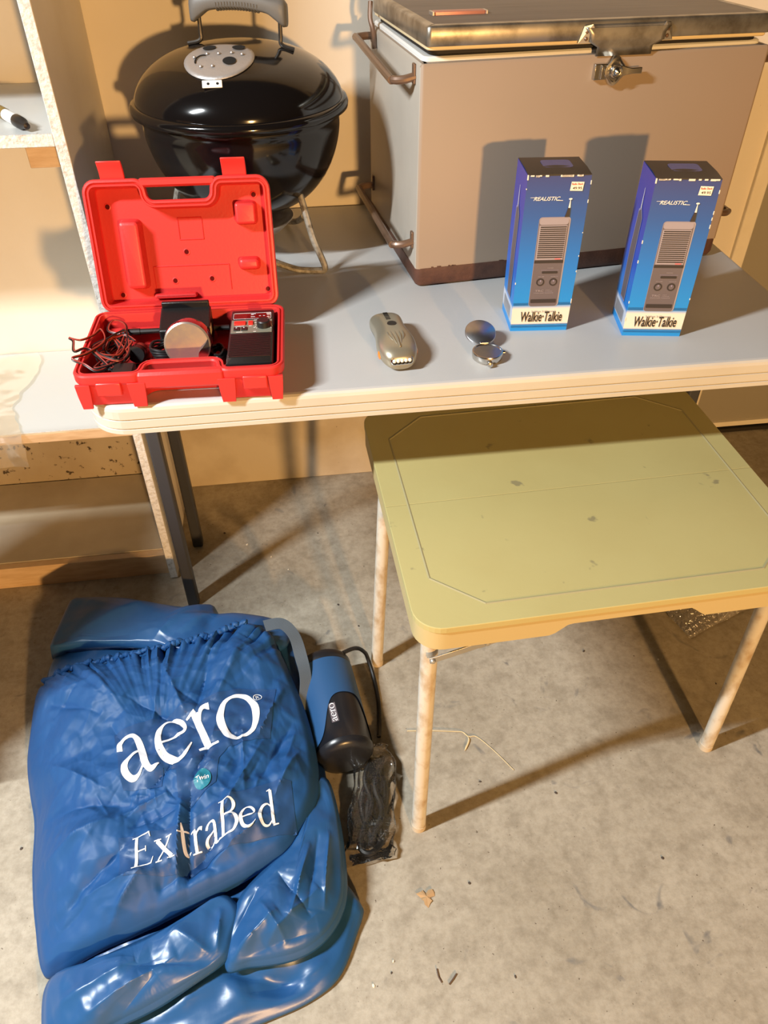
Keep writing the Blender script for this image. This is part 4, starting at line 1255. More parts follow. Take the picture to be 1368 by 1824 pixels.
# ------------------------------------------------------------------ air mattress, its nylon sack and pump
class Pile:
    """soft heap: closed outline with edge heights, domed towards the middle, creased"""
    def __init__(s, outline, centre, top, power=3.0, creases=(), lump=(0.0, 10.0), seed=1.0, round_=0.012, gather=None, slope=(0, 0), crumple=None):
        s.o = np.array(spline(outline, 10, True))
        s.c = np.array(centre, float)
        d = s.o[:, :2] - s.c
        a = np.arctan2(d[:, 1], d[:, 0])
        i = np.argsort(a)
        s.a, s.r, s.z = a[i], np.hypot(d[:, 0], d[:, 1])[i], s.o[i, 2]
        s.a = np.concatenate([s.a[-1:] - 2 * PI, s.a, s.a[:1] + 2 * PI])
        s.r = np.concatenate([s.r[-1:], s.r, s.r[:1]])
        s.z = np.concatenate([s.z[-1:], s.z, s.z[:1]])
        s.top, s.pw, s.cr, s.lump, s.seed, s.rd, s.ga, s.sl = top, power, creases, lump, seed, round_, gather, slope
        s.cp = crumple
    def edge(s, ang):
        return np.interp(ang, s.a, s.r), np.interp(ang, s.a, s.z)
    def height(s, x, y):
        x, y = np.asarray(x, float), np.asarray(y, float)
        dx, dy = x - s.c[0], y - s.c[1]
        ang = np.arctan2(dy, dx)
        rb, zb = s.edge(ang)
        q = np.clip(np.hypot(dx, dy) / rb, 0, 1.0)
        top = s.top + s.sl[0] * dx + s.sl[1] * dy
        z = zb + (top - zb) * (1 - q ** s.pw)
        de = (1 - q) * rb                    # distance to the edge
        fade = np.clip(de / 0.03, 0, 1)
        w = np.zeros_like(z)
        for (ax, ay, bx, by, amp, wid) in s.cr:
            ux, uy = bx - ax, by - ay
            L = math.hypot(ux, uy)
            ux, uy = ux / L, uy / L
            t = (x - ax) * ux + (y - ay) * uy
            dd = np.abs(-(x - ax) * uy + (y - ay) * ux)
            e = np.clip(1 - np.abs(2 * t / L - 1), 0, 1)
            ov = np.maximum(np.maximum(-t, t - L), 0)
            w += amp * np.exp(-dd / wid) * np.sqrt(e) * np.exp(-ov / wid)
        if s.lump[0]:
            f = np.vectorize(lambda px, py: noise.noise(Vector((px * s.lump[1] + s.seed, py * s.lump[1] - s.seed, s.seed))))
            w += s.lump[0] * f(x, y)
        if s.cp:
            mask = s.cp(x, y)
            ca, sa = math.cos(s.seed), math.sin(s.seed)
            def f1(px, py, k, q):
                # distance to the nearest cell centre: straight sharp folds between smooth facets
                return noise.voronoi(Vector((px * k + s.seed, py * k * 1.25 - s.seed, q)))[0][0]
            def rid(px, py):
                wx = 0.010 * noise.noise(Vector((px * 14 + s.seed, py * 14, 3.0)))
                wy = 0.010 * noise.noise(Vector((px * 14, py * 14 + s.seed, 8.0)))
                rx, ry = (px + wx) * ca - (py + wy) * sa, (px + wx) * sa + (py + wy) * ca
                return 0.020 * (f1(rx, ry, 6.5, 0.3) - 0.45) - 0.009 * (f1(ry, rx, 12.0, 4.3) - 0.45) + 0.0050 * (f1(rx, ry, 25.0, 7.3) - 0.45) - 0.0022 * (f1(ry, rx, 48.0, 2.1) - 0.45)
            w += np.vectorize(rid)(x, y) * mask
        z = z + w * (0.25 + 0.75 * fade)
        if s.ga:
            a0, a1, amp, freq, depth = s.ga
            m = np.clip((ang - a0) / 0.15, 0, 1) * np.clip((a1 - ang) / 0.15, 0, 1)
            f2 = np.vectorize(lambda t_: noise.noise(Vector((t_ * freq * 0.42, 0.3, 1.2))) + 0.6 * noise.noise(Vector((t_ * freq * 0.9, 4.3, 1.2))))
            z = z + m * amp * f2(ang) * np.exp(-de / depth)
        # rounded edge
        z = z - s.rd * np.clip(1 - de / (s.rd * 1.6 + 1e-6), 0, 1) ** 2
        return z
    def build(s, name, mat, parent, org, na=200, nr=80, skirt=None):
        ang = np.linspace(-PI, PI, na, endpoint=False)
        rb, zb = s.edge(ang)
        qs = np.linspace(0, 1, nr) ** 0.8
        V = []
        for q in qs[1:]:
            x = s.c[0] + rb * q * np.cos(ang)
            y = s.c[1] + rb * q * np.sin(ang)
            z = s.height(x, y)
            V.append(np.stack([x, y, z], 1))
        x, y, z = V[-1][:, 0], V[-1][:, 1], V[-1][:, 2]
        low = np.array([skirt(px, py, pz) for px, py, pz in zip(x, y, z)])
        low = np.minimum(low, z - 0.001)
        for k, bul in ((0.25, 0.005), (0.6, 0.006), (1.0, -0.004)):
            zz = z + (low - z) * k
            V.append(np.stack([x + bul * np.cos(ang), y + bul * np.sin(ang), zz], 1))
        cz_ = float(s.height(np.array([s.c[0]]), np.array([s.c[1]]))[0])
        vs = [(s.c[0] - org[0], s.c[1] - org[1], cz_ - org[2])]
        for ring in V:
            vs += [(p[0] - org[0], p[1] - org[1], p[2] - org[2]) for p in ring]
        fs = [(0, 1 + j, 1 + (j + 1) % na) for j in range(na)]
        for i in range(len(V) - 1):
            b0, b1 = 1 + i * na, 1 + (i + 1) * na
            for j in range(na):
                fs.append((b0 + j, b1 + j, b1 + (j + 1) % na, b0 + (j + 1) % na))
        fs.append(tuple(1 + (len(V) - 1) * na + j for j in range(na))[::-1])
        o = MB().add(vs, fs).build(name, mat, parent, smooth=True, angle=80)
        return o

rc_ = random.Random(5)
def rand_creases(n, x0, x1, y0, y1, l0, l1, a0, a1, w0, w1, dirs=None):
    out = []
    for i in range(n):
        x, y = rc_.uniform(x0, x1), rc_.uniform(y0, y1)
        a = rc_.choice(dirs) + rc_.uniform(-0.35, 0.35) if dirs else rc_.uniform(0, PI)
        L = rc_.uniform(l0, l1)
        out.append((x - math.cos(a) * L / 2, y - math.sin(a) * L / 2, x + math.cos(a) * L / 2, y + math.sin(a) * L / 2, rc_.choice((-1, 1)) * rc_.uniform(a0, a1), rc_.uniform(w0, w1)))
    return out

AO = (-0.27, 0.77, 0.0)
am = empty('air_mattress', 'folded blue vinyl air mattress partly out of its sack on the floor', 'air mattress', AO)
MATT = [(-0.515, 1.185, 0.10), (-0.423, 1.178, 0.10), (-0.343, 1.155, 0.10), (-0.273, 1.140, 0.095), (-0.221, 1.148, 0.09), (-0.206, 1.118, 0.09), (-0.125, 1.104, 0.09), (-0.062, 1.078, 0.08), (-0.042, 1.041, 0.07), (-0.035, 0.953, 0.07), (-0.024, 0.829, 0.06), (-0.012, 0.725, 0.05), (0.002, 0.648, 0.04),
        (0.004, 0.566, 0.035), (0.020, 0.540, 0.03), (0.028, 0.521, 0.03), (0.014, 0.490, 0.02), (-0.009, 0.445, 0.02), (-0.033, 0.42, 0.02), (-0.078, 0.4, 0.02), (-0.14, 0.385, 0.02), (-0.189, 0.372, 0.02), (-0.268, 0.350, 0.02), (-0.382, 0.335, 0.02), (-0.428, 0.350, 0.02), (-0.440, 0.414, 0.02), (-0.455, 0.485, 0.02), (-0.487, 0.599, 0.02), (-0.538, 0.807, 0.02), (-0.556, 0.922, 0.03), (-0.550, 1.023, 0.07), (-0.537, 1.07, 0.085)]
PX, PY = -0.188, 0.447
cr = [(PX, PY, -0.05, 0.415, -0.016, 0.010), (PX, PY, -0.153, 0.400, 0.012, 0.012), (PX, PY, -0.30, 0.385, 0.012, 0.018), (-0.14, 0.43, -0.02, 0.50, 0.016, 0.012), (-0.10, 0.40, -0.03, 0.45, 0.012, 0.010), (-0.16, 0.42, -0.06, 0.41, -0.010, 0.008), (0.0, 0.47, 0.012, 0.53, 0.008, 0.008), (-0.25, 0.36, -0.12, 0.41, 0.012, 0.012), (-0.40, 0.36, -0.25, 0.40, -0.010, 0.012)]
vm = lambda x, y: 0.85 + 0.0 * x
matt = Pile(MATT, (-0.27, 0.75), 0.075, 3.0, cr, (0.006, 14), 2.3, 0.006, slope=(0.0, 0.06), crumple=vm)
m0 = matt.build('bottom_layer', 'vinyl_blue', am, AO, 220, 70, lambda x, y, z: 0.0)
FLAPL = [(-0.443, 0.470, 0.050), (-0.381, 0.475, 0.080), (-0.306, 0.490, 0.088), (-0.241, 0.515, 0.092), (-0.190, 0.540, 0.09), (-0.165, 0.516, 0.085), (-0.173, 0.483, 0.082), (-0.185, 0.455, 0.078), (-0.24, 0.427, 0.075), (-0.297, 0.407, 0.065), (-0.345, 0.394, 0.055), (-0.385, 0.378, 0.045), (-0.429, 0.380, 0.04), (-0.447, 0.42, 0.045)]
cr = [(PX - 0.005, PY + 0.01, -0.187, 0.52, 0.014, 0.008), (PX, PY, -0.26, 0.50, 0.010, 0.012), (PX, PY, -0.33, 0.455, -0.010, 0.012), (-0.38, 0.40, -0.25, 0.46, 0.012, 0.012), (-0.43, 0.42, -0.31, 0.46, 0.009, 0.010), (-0.35, 0.385, -0.28, 0.44, -0.008, 0.008)]
fl1 = Pile(FLAPL, (-0.30, 0.455), 0.094, 2.5, cr, (0.004, 18), 5.1, 0.004, crumple=vm)
fl1.build('front_fold', 'vinyl_blue', am, AO, 200, 60, lambda x, y, z: z - 0.02)
FLAPR = [(-0.160, 0.530, 0.085), (-0.112, 0.575, 0.092), (-0.075, 0.605, 0.095), (-0.042, 0.660, 0.095), (-0.026, 0.716, 0.09), (-0.006, 0.714, 0.08), (0.005, 0.637, 0.072), (0.004, 0.545, 0.065), (-0.009, 0.503, 0.06), (-0.04, 0.468, 0.06), (-0.084, 0.450, 0.062), (-0.143, 0.447, 0.065), (-0.180, 0.450, 0.070)]
cr = [(PX + 0.01, PY, -0.10, 0.50, 0.014, 0.010), (PX, PY + 0.01, -0.13, 0.54, -0.012, 0.010), (-0.16, 0.45, -0.04, 0.475, -0.010, 0.010), (-0.12, 0.46, -0.035, 0.53, 0.016, 0.012), (-0.08, 0.49, -0.045, 0.60, 0.014, 0.007), (-0.055, 0.50, -0.03, 0.62, -0.012, 0.008), (-0.03, 0.50, -0.012, 0.62, 0.014, 0.007), (-0.10, 0.56, -0.05, 0.49, -0.010, 0.008), (-0.13, 0.52, -0.09, 0.46, 0.012, 0.008)]
fl2 = Pile(FLAPR, (-0.075, 0.53), 0.098, 2.5, cr, (0.004, 20), 7.7, 0.004, crumple=vm)
fl2.build('side_fold', 'vinyl_blue', am, AO, 200, 60, lambda x, y, z: z - 0.02)
BACKF = [(-0.522, 1.190, 0.112), (-0.514, 1.194, 0.114), (-0.500, 1.193, 0.116), (-0.417, 1.176, 0.120), (-0.339, 1.150, 0.12), (-0.269, 1.132, 0.115), (-0.219, 1.142, 0.105), (-0.204, 1.112, 0.105), (-0.123, 1.098, 0.105), (-0.064, 1.072, 0.095), (-0.080, 1.010, 0.110), (-0.143, 1.000, 0.124), (-0.264, 1.004, 0.130), (-0.330, 1.030, 0.132), (-0.408, 1.046, 0.132), (-0.508, 1.056, 0.126), (-0.537, 1.062, 0.118), (-0.532, 1.12, 0.115)]
cr = [(-0.50, 1.07, -0.34, 1.16, 0.006, 0.020), (-0.34, 1.02, -0.26, 1.12, 0.008, 0.014), (-0.24, 1.01, -0.20, 1.12, -0.010, 0.012), (-0.30, 1.03, -0.22, 1.10, 0.006, 0.012), (-0.16, 1.02, -0.10, 1.09, 0.008, 0.012), (-0.12, 1.01, -0.09, 1.08, -0.006, 0.010)]
fl3 = Pile(BACKF, (-0.32, 1.085), 0.136, 3.0, cr, (0.004, 14), 9.3, 0.004, crumple=lambda x, y: 0.45 + 0.0 * x)
fl3.build('back_fold', 'vinyl_blue', am, AO, 170, 36, lambda x, y, z: max(0.0, z - (0.13 if y > 1.09 or x < -0.525 else 0.02)))

# nylon sack
ns = empty('nylon_sack', 'wrinkled blue nylon sack printed with white lettering around the air mattress', 'bag', AO)
NYL = [(-0.549, 1.005, 0.075), (-0.483, 1.012, 0.110), (-0.406, 1.012, 0.122), (-0.297, 1.018, 0.135), (-0.187, 1.030, 0.148), (-0.141, 1.036, 0.155), (-0.100, 1.018, 0.140), (-0.068, 0.939, 0.12), (-0.044, 0.858, 0.11), (-0.030, 0.772, 0.105), (-0.030, 0.7, 0.105), (-0.046, 0.655, 0.105), (-0.079, 0.605, 0.105), (-0.114, 0.583, 0.108), (-0.180, 0.555, 0.106), (-0.251, 0.530, 0.104), (-0.318, 0.510, 0.098), (-0.385, 0.496, 0.080), (-0.436, 0.487, 0.050),
       (-0.466, 0.494, 0.035), (-0.490, 0.561, 0.03), (-0.513, 0.655, 0.03), (-0.526, 0.737, 0.03), (-0.545, 0.798, 0.035), (-0.563, 0.865, 0.04), (-0.569, 0.951, 0.05), (-0.566, 0.990, 0.06)]
cr = rand_creases(30, -0.54, -0.06, 0.50, 1.0, 0.05, 0.16, 0.002, 0.0045, 0.004, 0.010)
cr += rand_creases(50, -0.40, -0.12, 0.56, 0.82, 0.02, 0.07, 0.0015, 0.0035, 0.003, 0.006)
# main folds: centre fold, creases fanning from the lettering, folds parallel to the lower edge
cr += [(-0.236, 0.52, -0.232, 0.70, -0.013, 0.007), (-0.252, 0.53, -0.246, 0.68, 0.008, 0.006), (-0.232, 0.70, -0.20, 0.78, -0.008, 0.006), (-0.20, 0.60, -0.11, 0.78, 0.010, 0.010), (-0.24, 0.55, -0.16, 0.66, -0.009, 0.009),
       (-0.36, 0.89, -0.22, 0.80, -0.010, 0.012), (-0.31, 0.98, -0.25, 0.84, 0.011, 0.014), (-0.21, 0.98, -0.235, 0.83, -0.010, 0.012), (-0.14, 1.00, -0.20, 0.86, 0.012, 0.016), (-0.45, 0.98, -0.36, 0.86, 0.010, 0.014), (-0.52, 0.93, -0.40, 0.86, -0.009, 0.012),
       (-0.50, 0.80, -0.36, 0.70, 0.008, 0.014), (-0.49, 0.70, -0.33, 0.68, -0.008, 0.012), (-0.47, 0.62, -0.34, 0.66, 0.010, 0.014), (-0.44, 0.53, -0.33, 0.61, -0.010, 0.012), (-0.40, 0.55, -0.28, 0.57, 0.009, 0.010), (-0.36, 0.50, -0.30, 0.57, 0.010, 0.008), (-0.28, 0.545, -0.17, 0.60, -0.010, 0.009), (-0.20, 0.575, -0.10, 0.64, 0.010, 0.010),
       (-0.07, 0.90, -0.13, 0.76, 0.010, 0.012), (-0.06, 0.82, -0.12, 0.70, -0.009, 0.012), (-0.05, 0.76, -0.10, 0.66, 0.010, 0.010), (-0.30, 0.70, -0.25, 0.76, -0.008, 0.006), (-0.35, 0.66, -0.27, 0.69, 0.006, 0.005), (-0.33, 0.64, -0.25, 0.66, -0.006, 0.005)]
def sack_mask(x, y):
    g = np.exp(-(((x + 0.24) / 0.15) ** 2 + ((y - 0.68) / 0.15) ** 2))
    return 1.25 + 0.75 * g
cr = [(c_[0], c_[1], c_[2], c_[3], c_[4] * 1.5, c_[5]) for c_ in cr]
sack = Pile(NYL, (-0.29, 0.765), 0.158, 3.4, cr, (0.008, 8), 3.3, 0.008, gather=(0.75, 2.50, 0.022, 60, 0.045), crumple=sack_mask)
sk = sack.build('sack_body', 'nylon_blue', ns, AO, 420, 170, lambda x, y, z: 0.0 if x < -0.44 and z < 0.09 else z - 0.035)
# gathered hem along the open end
hem = []
hr = []
for i in range(260):
    t = i / 259
    a = 2.40 + (1.06 - 2.40) * t
    rb, zb = sack.edge(np.array([a]))
    n1 = noise.noise(Vector((t * 46, 1.1, 0)))
    n2 = noise.noise(Vector((t * 46, 7.7, 0)))
    n3 = noise.noise(Vector((t * 90, 3.7, 0)))
    hem.append((-0.29 + (rb[0] - 0.004 + 0.006 * n1) * math.cos(a) - AO[0], 0.765 + (rb[0] - 0.004 + 0.006 * n1) * math.sin(a) - AO[1], zb[0] + 0.001 + 0.008 * n2))
    hr.append(0.0060 + 0.0040 * n3 + 0.0020 * n1)
MB().tube(hem, hr, 10).build('gathered_hem', 'nylon_blue', ns, smooth=True)

# lettering drawn with broad-pen strokes and laid on the sack
def stroke(pts, wid, n=7, closed=False):
    P = spline([(p[0], p[1], w_) for p, w_ in zip(pts, wid)], n, closed)
    k = len(P)
    left, right = [], []
    for i in range(k):
        a = P[(i - 1) % k] if (closed or i > 0) else P[i]
        b_ = P[(i + 1) % k] if (closed or i < k - 1) else P[i]
        t = np.array([b_[0] - a[0], b_[1] - a[1]])
        t = t / (np.linalg.norm(t) + 1e-9)
        nn = np.array([-t[1], t[0]])
        h = max(0.008, P[i][2]) / 2
        left.append(P[i][:2] + nn * h)
        right.append(P[i][:2] - nn * h)
    rows = [[l + (r_ - l) * j / 4 for j in range(5)] for l, r_ in zip(left, right)]
    vs = [tuple(p) for r_ in rows for p in r_]
    m_ = k if closed else k - 1
    fs = [(i * 5 + j, i * 5 + j + 1, ((i + 1) % k) * 5 + j + 1, ((i + 1) % k) * 5 + j) for i in range(m_) for j in range(4)]
    return vs, fs
def bar(x0, y0, x1, y1, w_, w2=None):
    m_ = 5
    return stroke([(x0 + (x1 - x0) * i / m_, y0 + (y1 - y0) * i / m_) for i in range(m_ + 1)], [w_ + ((w2 if w2 is not None else w_) - w_) * i / m_ for i in range(m_ + 1)], 3)
GL = {
    'a': [stroke([(0.10, 0.74), (0.16, 0.90), (0.34, 0.99), (0.52, 0.95), (0.61, 0.78), (0.63, 0.45), (0.64, 0.18), (0.74, 0.05), (0.95, 0.10)], [0.15, 0.13, 0.07, 0.10, 0.16, 0.18, 0.17, 0.12, 0.03]),
          stroke([(0.62, 0.60), (0.40, 0.52), (0.17, 0.38), (0.11, 0.20), (0.22, 0.05), (0.40, 0.06), (0.62, 0.24)], [0.05, 0.07, 0.14, 0.18, 0.14, 0.08, 0.05])],
    'e': [stroke([(0.14, 0.52), (0.45, 0.57), (0.80, 0.62), (0.80, 0.80), (0.62, 0.97), (0.38, 0.97), (0.16, 0.78), (0.10, 0.48), (0.20, 0.18), (0.45, 0.04), (0.70, 0.10), (0.90, 0.28)], [0.05, 0.06, 0.07, 0.14, 0.10, 0.06, 0.13, 0.19, 0.19, 0.13, 0.07, 0.03])],
    'r': [bar(0.26, 0.0, 0.26, 0.90, 0.18), bar(0.02, 0.02, 0.54, 0.02, 0.055), bar(0.02, 0.86, 0.30, 0.96, 0.05, 0.09),
          stroke([(0.30, 0.66), (0.40, 0.86), (0.54, 0.96), (0.68, 0.93)], [0.06, 0.09, 0.12, 0.19])],
    'o': [stroke([(0.97, 0.52), (0.82, 0.88), (0.50, 1.0), (0.18, 0.88), (0.04, 0.50), (0.20, 0.12), (0.52, 0.0), (0.84, 0.12)], [0.20, 0.13, 0.07, 0.12, 0.20, 0.14, 0.07, 0.13], 7, True)],
    'E': [bar(0.30, 0.0, 0.30, 1.55, 0.17), bar(0.05, 0.03, 1.15, 0.03, 0.06), bar(0.05, 1.52, 1.05, 1.52, 0.06), bar(0.30, 0.80, 0.82, 0.80, 0.06), bar(1.02, 1.52, 1.09, 1.28, 0.07, 0.03), bar(1.12, 0.03, 1.24, 0.32, 0.08, 0.03), bar(0.82, 0.68, 0.82, 0.94, 0.05)],
    'x': [bar(0.16, 0.95, 0.92, 0.05, 0.20), bar(0.14, 0.05, 0.90, 0.95, 0.07), bar(0.0, 0.03, 0.36, 0.03, 0.05), bar(0.68, 0.03, 1.08, 0.03, 0.05), bar(0.0, 0.97, 0.40, 0.97, 0.05), bar(0.68, 0.97, 1.02, 0.97, 0.05)],
    't': [stroke([(0.26, 1.30), (0.28, 0.95), (0.28, 0.35), (0.34, 0.06), (0.60, 0.12)], [0.05, 0.15, 0.17, 0.16, 0.03]), bar(0.02, 0.92, 0.60, 0.94, 0.07)],
    'B': [bar(0.24, 0.0, 0.24, 1.55, 0.18), bar(0.0, 0.03, 0.55, 0.03, 0.06), bar(0.0, 1.52, 0.55, 1.52, 0.06),
          stroke([(0.40, 1.52), (0.72, 1.46), (0.88, 1.18), (0.72, 0.90), (0.30, 0.83)], [0.06, 0.10, 0.19, 0.10, 0.06]), stroke([(0.30, 0.83), (0.82, 0.78), (1.05, 0.42), (0.82, 0.08), (0.40, 0.03)], [0.06, 0.12, 0.21, 0.12, 0.06])],
    'd': [bar(0.80, 0.10, 0.80, 1.58, 0.17), bar(0.60, 1.54, 0.82, 1.62, 0.05, 0.08), bar(0.76, 0.05, 1.08, 0.08, 0.07, 0.05),
          stroke([(0.76, 0.84), (0.55, 0.97), (0.24, 0.84), (0.10, 0.48), (0.22, 0.12), (0.48, 0.05), (0.76, 0.24)], [0.05, 0.07, 0.14, 0.19, 0.14, 0.08, 0.05])],
}
def lay(vs2, fs, name, mat, parent, e, o, U, Vv):
    X = np.array([o[0] + v[0] * U[0] + v[1] * Vv[0] for v in vs2])
    Y = np.array([o[1] + v[0] * U[1] + v[1] * Vv[1] for v in vs2])
    Z = sack.height(X, Y) + e
    return MB().add([(x - AO[0], y - AO[1], z) for x, y, z in zip(X, Y, Z)], fs).build(name, mat, parent, flat_weld=True, smooth=True)
def merge(gl):
    mb = MB()
    for vs, fs in gl:
        mb.add([(v[0], v[1], 0) for v in vs], fs)
    return [(v[0], v[1]) for v in mb.v], mb.f
LET = [('a', (-0.343, 0.713), (0.062, 0.021), (-0.028, 0.083)), ('e', (-0.285, 0.732), (0.063, 0.023), (-0.025, 0.088)), ('r', (-0.222, 0.757), (0.063, 0.024), (-0.032, 0.081)), ('o', (-0.183, 0.768), (0.066, 0.02), (-0.013, 0.09)),
       ('E', (-0.317, 0.569), (0.026, 0.007), (-0.002, 0.031)), ('x', (-0.281, 0.577), (0.026, 0.007), (-0.004, 0.033)), ('t', (-0.246, 0.586), (0.027, 0.008), (-0.004, 0.033)), ('r', (-0.228, 0.590), (0.026, 0.008), (-0.003, 0.032)), ('a', (-0.209, 0.597), (0.026, 0.009), (0.0, 0.032)), ('B', (-0.186, 0.606), (0.028, 0.006), (0.0, 0.033)), ('e', (-0.153, 0.612), (0.029, 0.005), (-0.001, 0.034)), ('d', (-0.122, 0.616), (0.028, 0.006), (-0.003, 0.035))]
for ch, o_, U, Vv in LET:
    vs2, fs2 = merge(GL[ch])
    lay(vs2, fs2, 'letter', 'print_white', sk, 0.0022, o_, U, Vv)
def fine_poly(pts, step=0.006):
    bm = bmesh.new()
    f = bm.faces.new([bm.verts.new((p[0], p[1], 0)) for p in pts])
    bmesh.ops.triangulate(bm, faces=bm.faces)
    for _ in range(6):
        ed = [e for e in bm.edges if e.calc_length() > step]
        if not ed:
            break
        bmesh.ops.subdivide_edges(bm, edges=ed, cuts=1)
        bmesh.ops.triangulate(bm, faces=bm.faces)
    bm.verts.index_update()
    vs = [(v.co.x, v.co.y) for v in bm.verts]
    fs = [tuple(v.index for v in f.verts) for f in bm.faces]
    bm.free()
    return vs, fs
for pts in ([(-0.373, 0.815), (-0.156, 0.887), (-0.089, 0.884), (-0.102, 0.779), (-0.173, 0.759), (-0.187, 0.738), (-0.191, 0.695), (-0.232, 0.659), (-0.252, 0.677), (-0.257, 0.723), (-0.28, 0.734), (-0.28, 0.701), (-0.344, 0.705), (-0.353, 0.738)],
            [(-0.341, 0.622), (-0.248, 0.628), (-0.192, 0.658), (-0.103, 0.691), (-0.069, 0.694), (-0.065, 0.616), (-0.188, 0.588), (-0.231, 0.563), (-0.327, 0.56), (-0.335, 0.565)]):
    vs2, fs2 = fine_poly(pts)
    lay(vs2, fs2, 'print_film', 'print_film', sk, 0.0010, (0, 0), (1, 0), (0, 1))
# round teal mark with Twin
c0 = (-0.213, 0.702)
vs2, fs2 = fine_poly([(0.0145 * math.cos(2 * PI * j / 28), 0.0185 * math.sin(2 * PI * j / 28)) for j in range(28)], 0.004)
tl_ = lay(vs2, fs2, 'round_mark', 'teal', sk, 0.0030, c0, (1, 0), (0, 1))
vs2, fs2 = text_fit('Twin', -0.011, 0.011, -0.004, 0.0095, 0.15, 0.01)
lay(vs2, fs2, 'mark_lettering', 'print_white', sk, 0.0040, c0, (0.97, 0.22), (-0.22, 0.97))
# registered mark
vs2, fs2 = stroke([(0.0085 * math.cos(2 * PI * j / 10), 0.0085 * math.sin(2 * PI * j / 10)) for j in range(10)], [0.0018] * 10, 4, True)
vs2 = [(v[0], v[1]) for v in vs2]
def ring2(r0, r1, n=26):
    vs = [(r_ * math.cos(2 * PI * j / n), r_ * math.sin(2 * PI * j / n)) for r_ in (r0, r1) for j in range(n)]
    return vs, [(j, (j + 1) % n, n + (j + 1) % n, n + j) for j in range(n)]
vs2, fs2 = ring2(0.0068, 0.0082)
rg = lay(vs2, fs2, 'registered_mark', 'print_white', sk, 0.0024, (-0.123, 0.866), (1, 0), (0, 1))
vs2, fs2 = text_fit('R', -0.0035, 0.0038, -0.004, 0.0085, 0.0, 0.01)
lay(vs2, fs2, 'registered_mark', 'print_white', sk, 0.0026, (-0.123, 0.866), (0.97, 0.22), (-0.22, 0.97))

# webbing carry strap: a ribbon looped beside the sack
def ribbon(path, wdt, normal_hint, th=0.0012):
    P = [Vector(p) for p in spline(path, 8)]
    N_ = [Vector(p).normalized() for p in spline(normal_hint, 8)]
    A, B = [], []
    for i, p in enumerate(P):
        t = (P[min(i + 1, len(P) - 1)] - P[max(i - 1, 0)]).normalized()
        sd = t.cross(N_[i]).normalized()
        A.append(p + sd * wdt / 2)
        B.append(p - sd * wdt / 2)
    mb = MB()
    mb.rings([[a, b_, b_ + n_ * th, a + n_ * th] for a, b_, n_ in zip(A, B, N_)])
    return mb
q = ribbon([(-0.105 - AO[0], 1.012 - AO[1], 0.168), (-0.072 - AO[0], 1.020 - AO[1], 0.160), (-0.050 - AO[0], 1.000 - AO[1], 0.146), (-0.040 - AO[0], 0.965 - AO[1], 0.125), (-0.034 - AO[0], 0.920 - AO[1], 0.104), (-0.046 - AO[0], 0.870 - AO[1], 0.060)],
           0.025, [(0.1, -0.2, 1), (0.3, -0.2, 0.9), (0.5, -0.5, 0.6), (0.3, -0.6, 0.7), (0.5, -0.3, 0.8), (0.5, -0.3, 0.8)])
q.build('carry_strap', 'webbing', ns, smooth=True)

# electric pump lying beside the sack
pu = empty('air_pump', 'black cylindrical air pump in a blue sleeve lying beside the sack', 'pump', (0.016, 0.878, 0), R(90 + 7))
PR = 0.056
# local x runs from the near end (negative) to the far end (positive)
def lx(prof, n=48, a0=0.0, a1=2 * PI):
    mb = MB()
    mb.lathe(prof, n, M4=Matrix.Translation((0, 0, PR)) @ Matrix.Rotation(R(90), 4, 'Y'), a0=a0, a1=a1)
    return mb
pb = lx([(0.0001, -0.112), (0.038, -0.112), (0.048, -0.109), (0.0535, -0.103), (0.0548, -0.096), (0.0530, -0.094), (0.0535, -0.05), (0.0535, 0.098)]).build('pump_body', 'pump_black', pu, smooth=True, angle=50)
lx([(0.0535, 0.086), (0.0548, 0.088), (0.0552, 0.104), (0.0530, 0.109), (0.044, 0.111), (0.0001, 0.111)]).build('end_cap', 'pump_black', pu, smooth=True, angle=50)
# sleeve with a curved cut-out towards the near end
mb = MB()
na, nx = 72, 20
rows = []
for j in range(na + 1):
    a = -PI + 2 * PI * j / na            # 0 = up
    # front limit: long flap on the sack side, deep scoop on the outer side
    f_ = 1 / (1 + math.exp(-(a - 0.10) / 0.16))
    g_ = 1 / (1 + math.exp((a - 1.35) / 0.14))
    xl_ = -0.082 + 0.080 * (1 - f_) * 1.0 if False else -0.090 + 0.085 * (1 - (1 - (1 - f_)) * 1.0 if False else 0)
    cut = (1 / (1 + math.exp((a - 0.40) / 0.15))) * (1 / (1 + math.exp(-(a + 1.30) / 0.12)))
    x_front = -0.090 + 0.092 * cut
    rows.append([(x_front + (0.088 - x_front) * i / nx, (PR - 0.0005) * -math.sin(a), PR + (PR - 0.0008) * math.cos(a)) for i in range(nx + 1)])
vs = [p for r_ in rows for p in r_]
fs = [(j * (nx + 1) + i, j * (nx + 1) + i + 1, (j + 1) * (nx + 1) + i + 1, (j + 1) * (nx + 1) + i) for j in range(na) for i in range(nx)]
MB().add([(p[0], -p[1], p[2]) for p in vs], fs).build('blue_sleeve', 'sleeve_blue', pu, smooth=True)
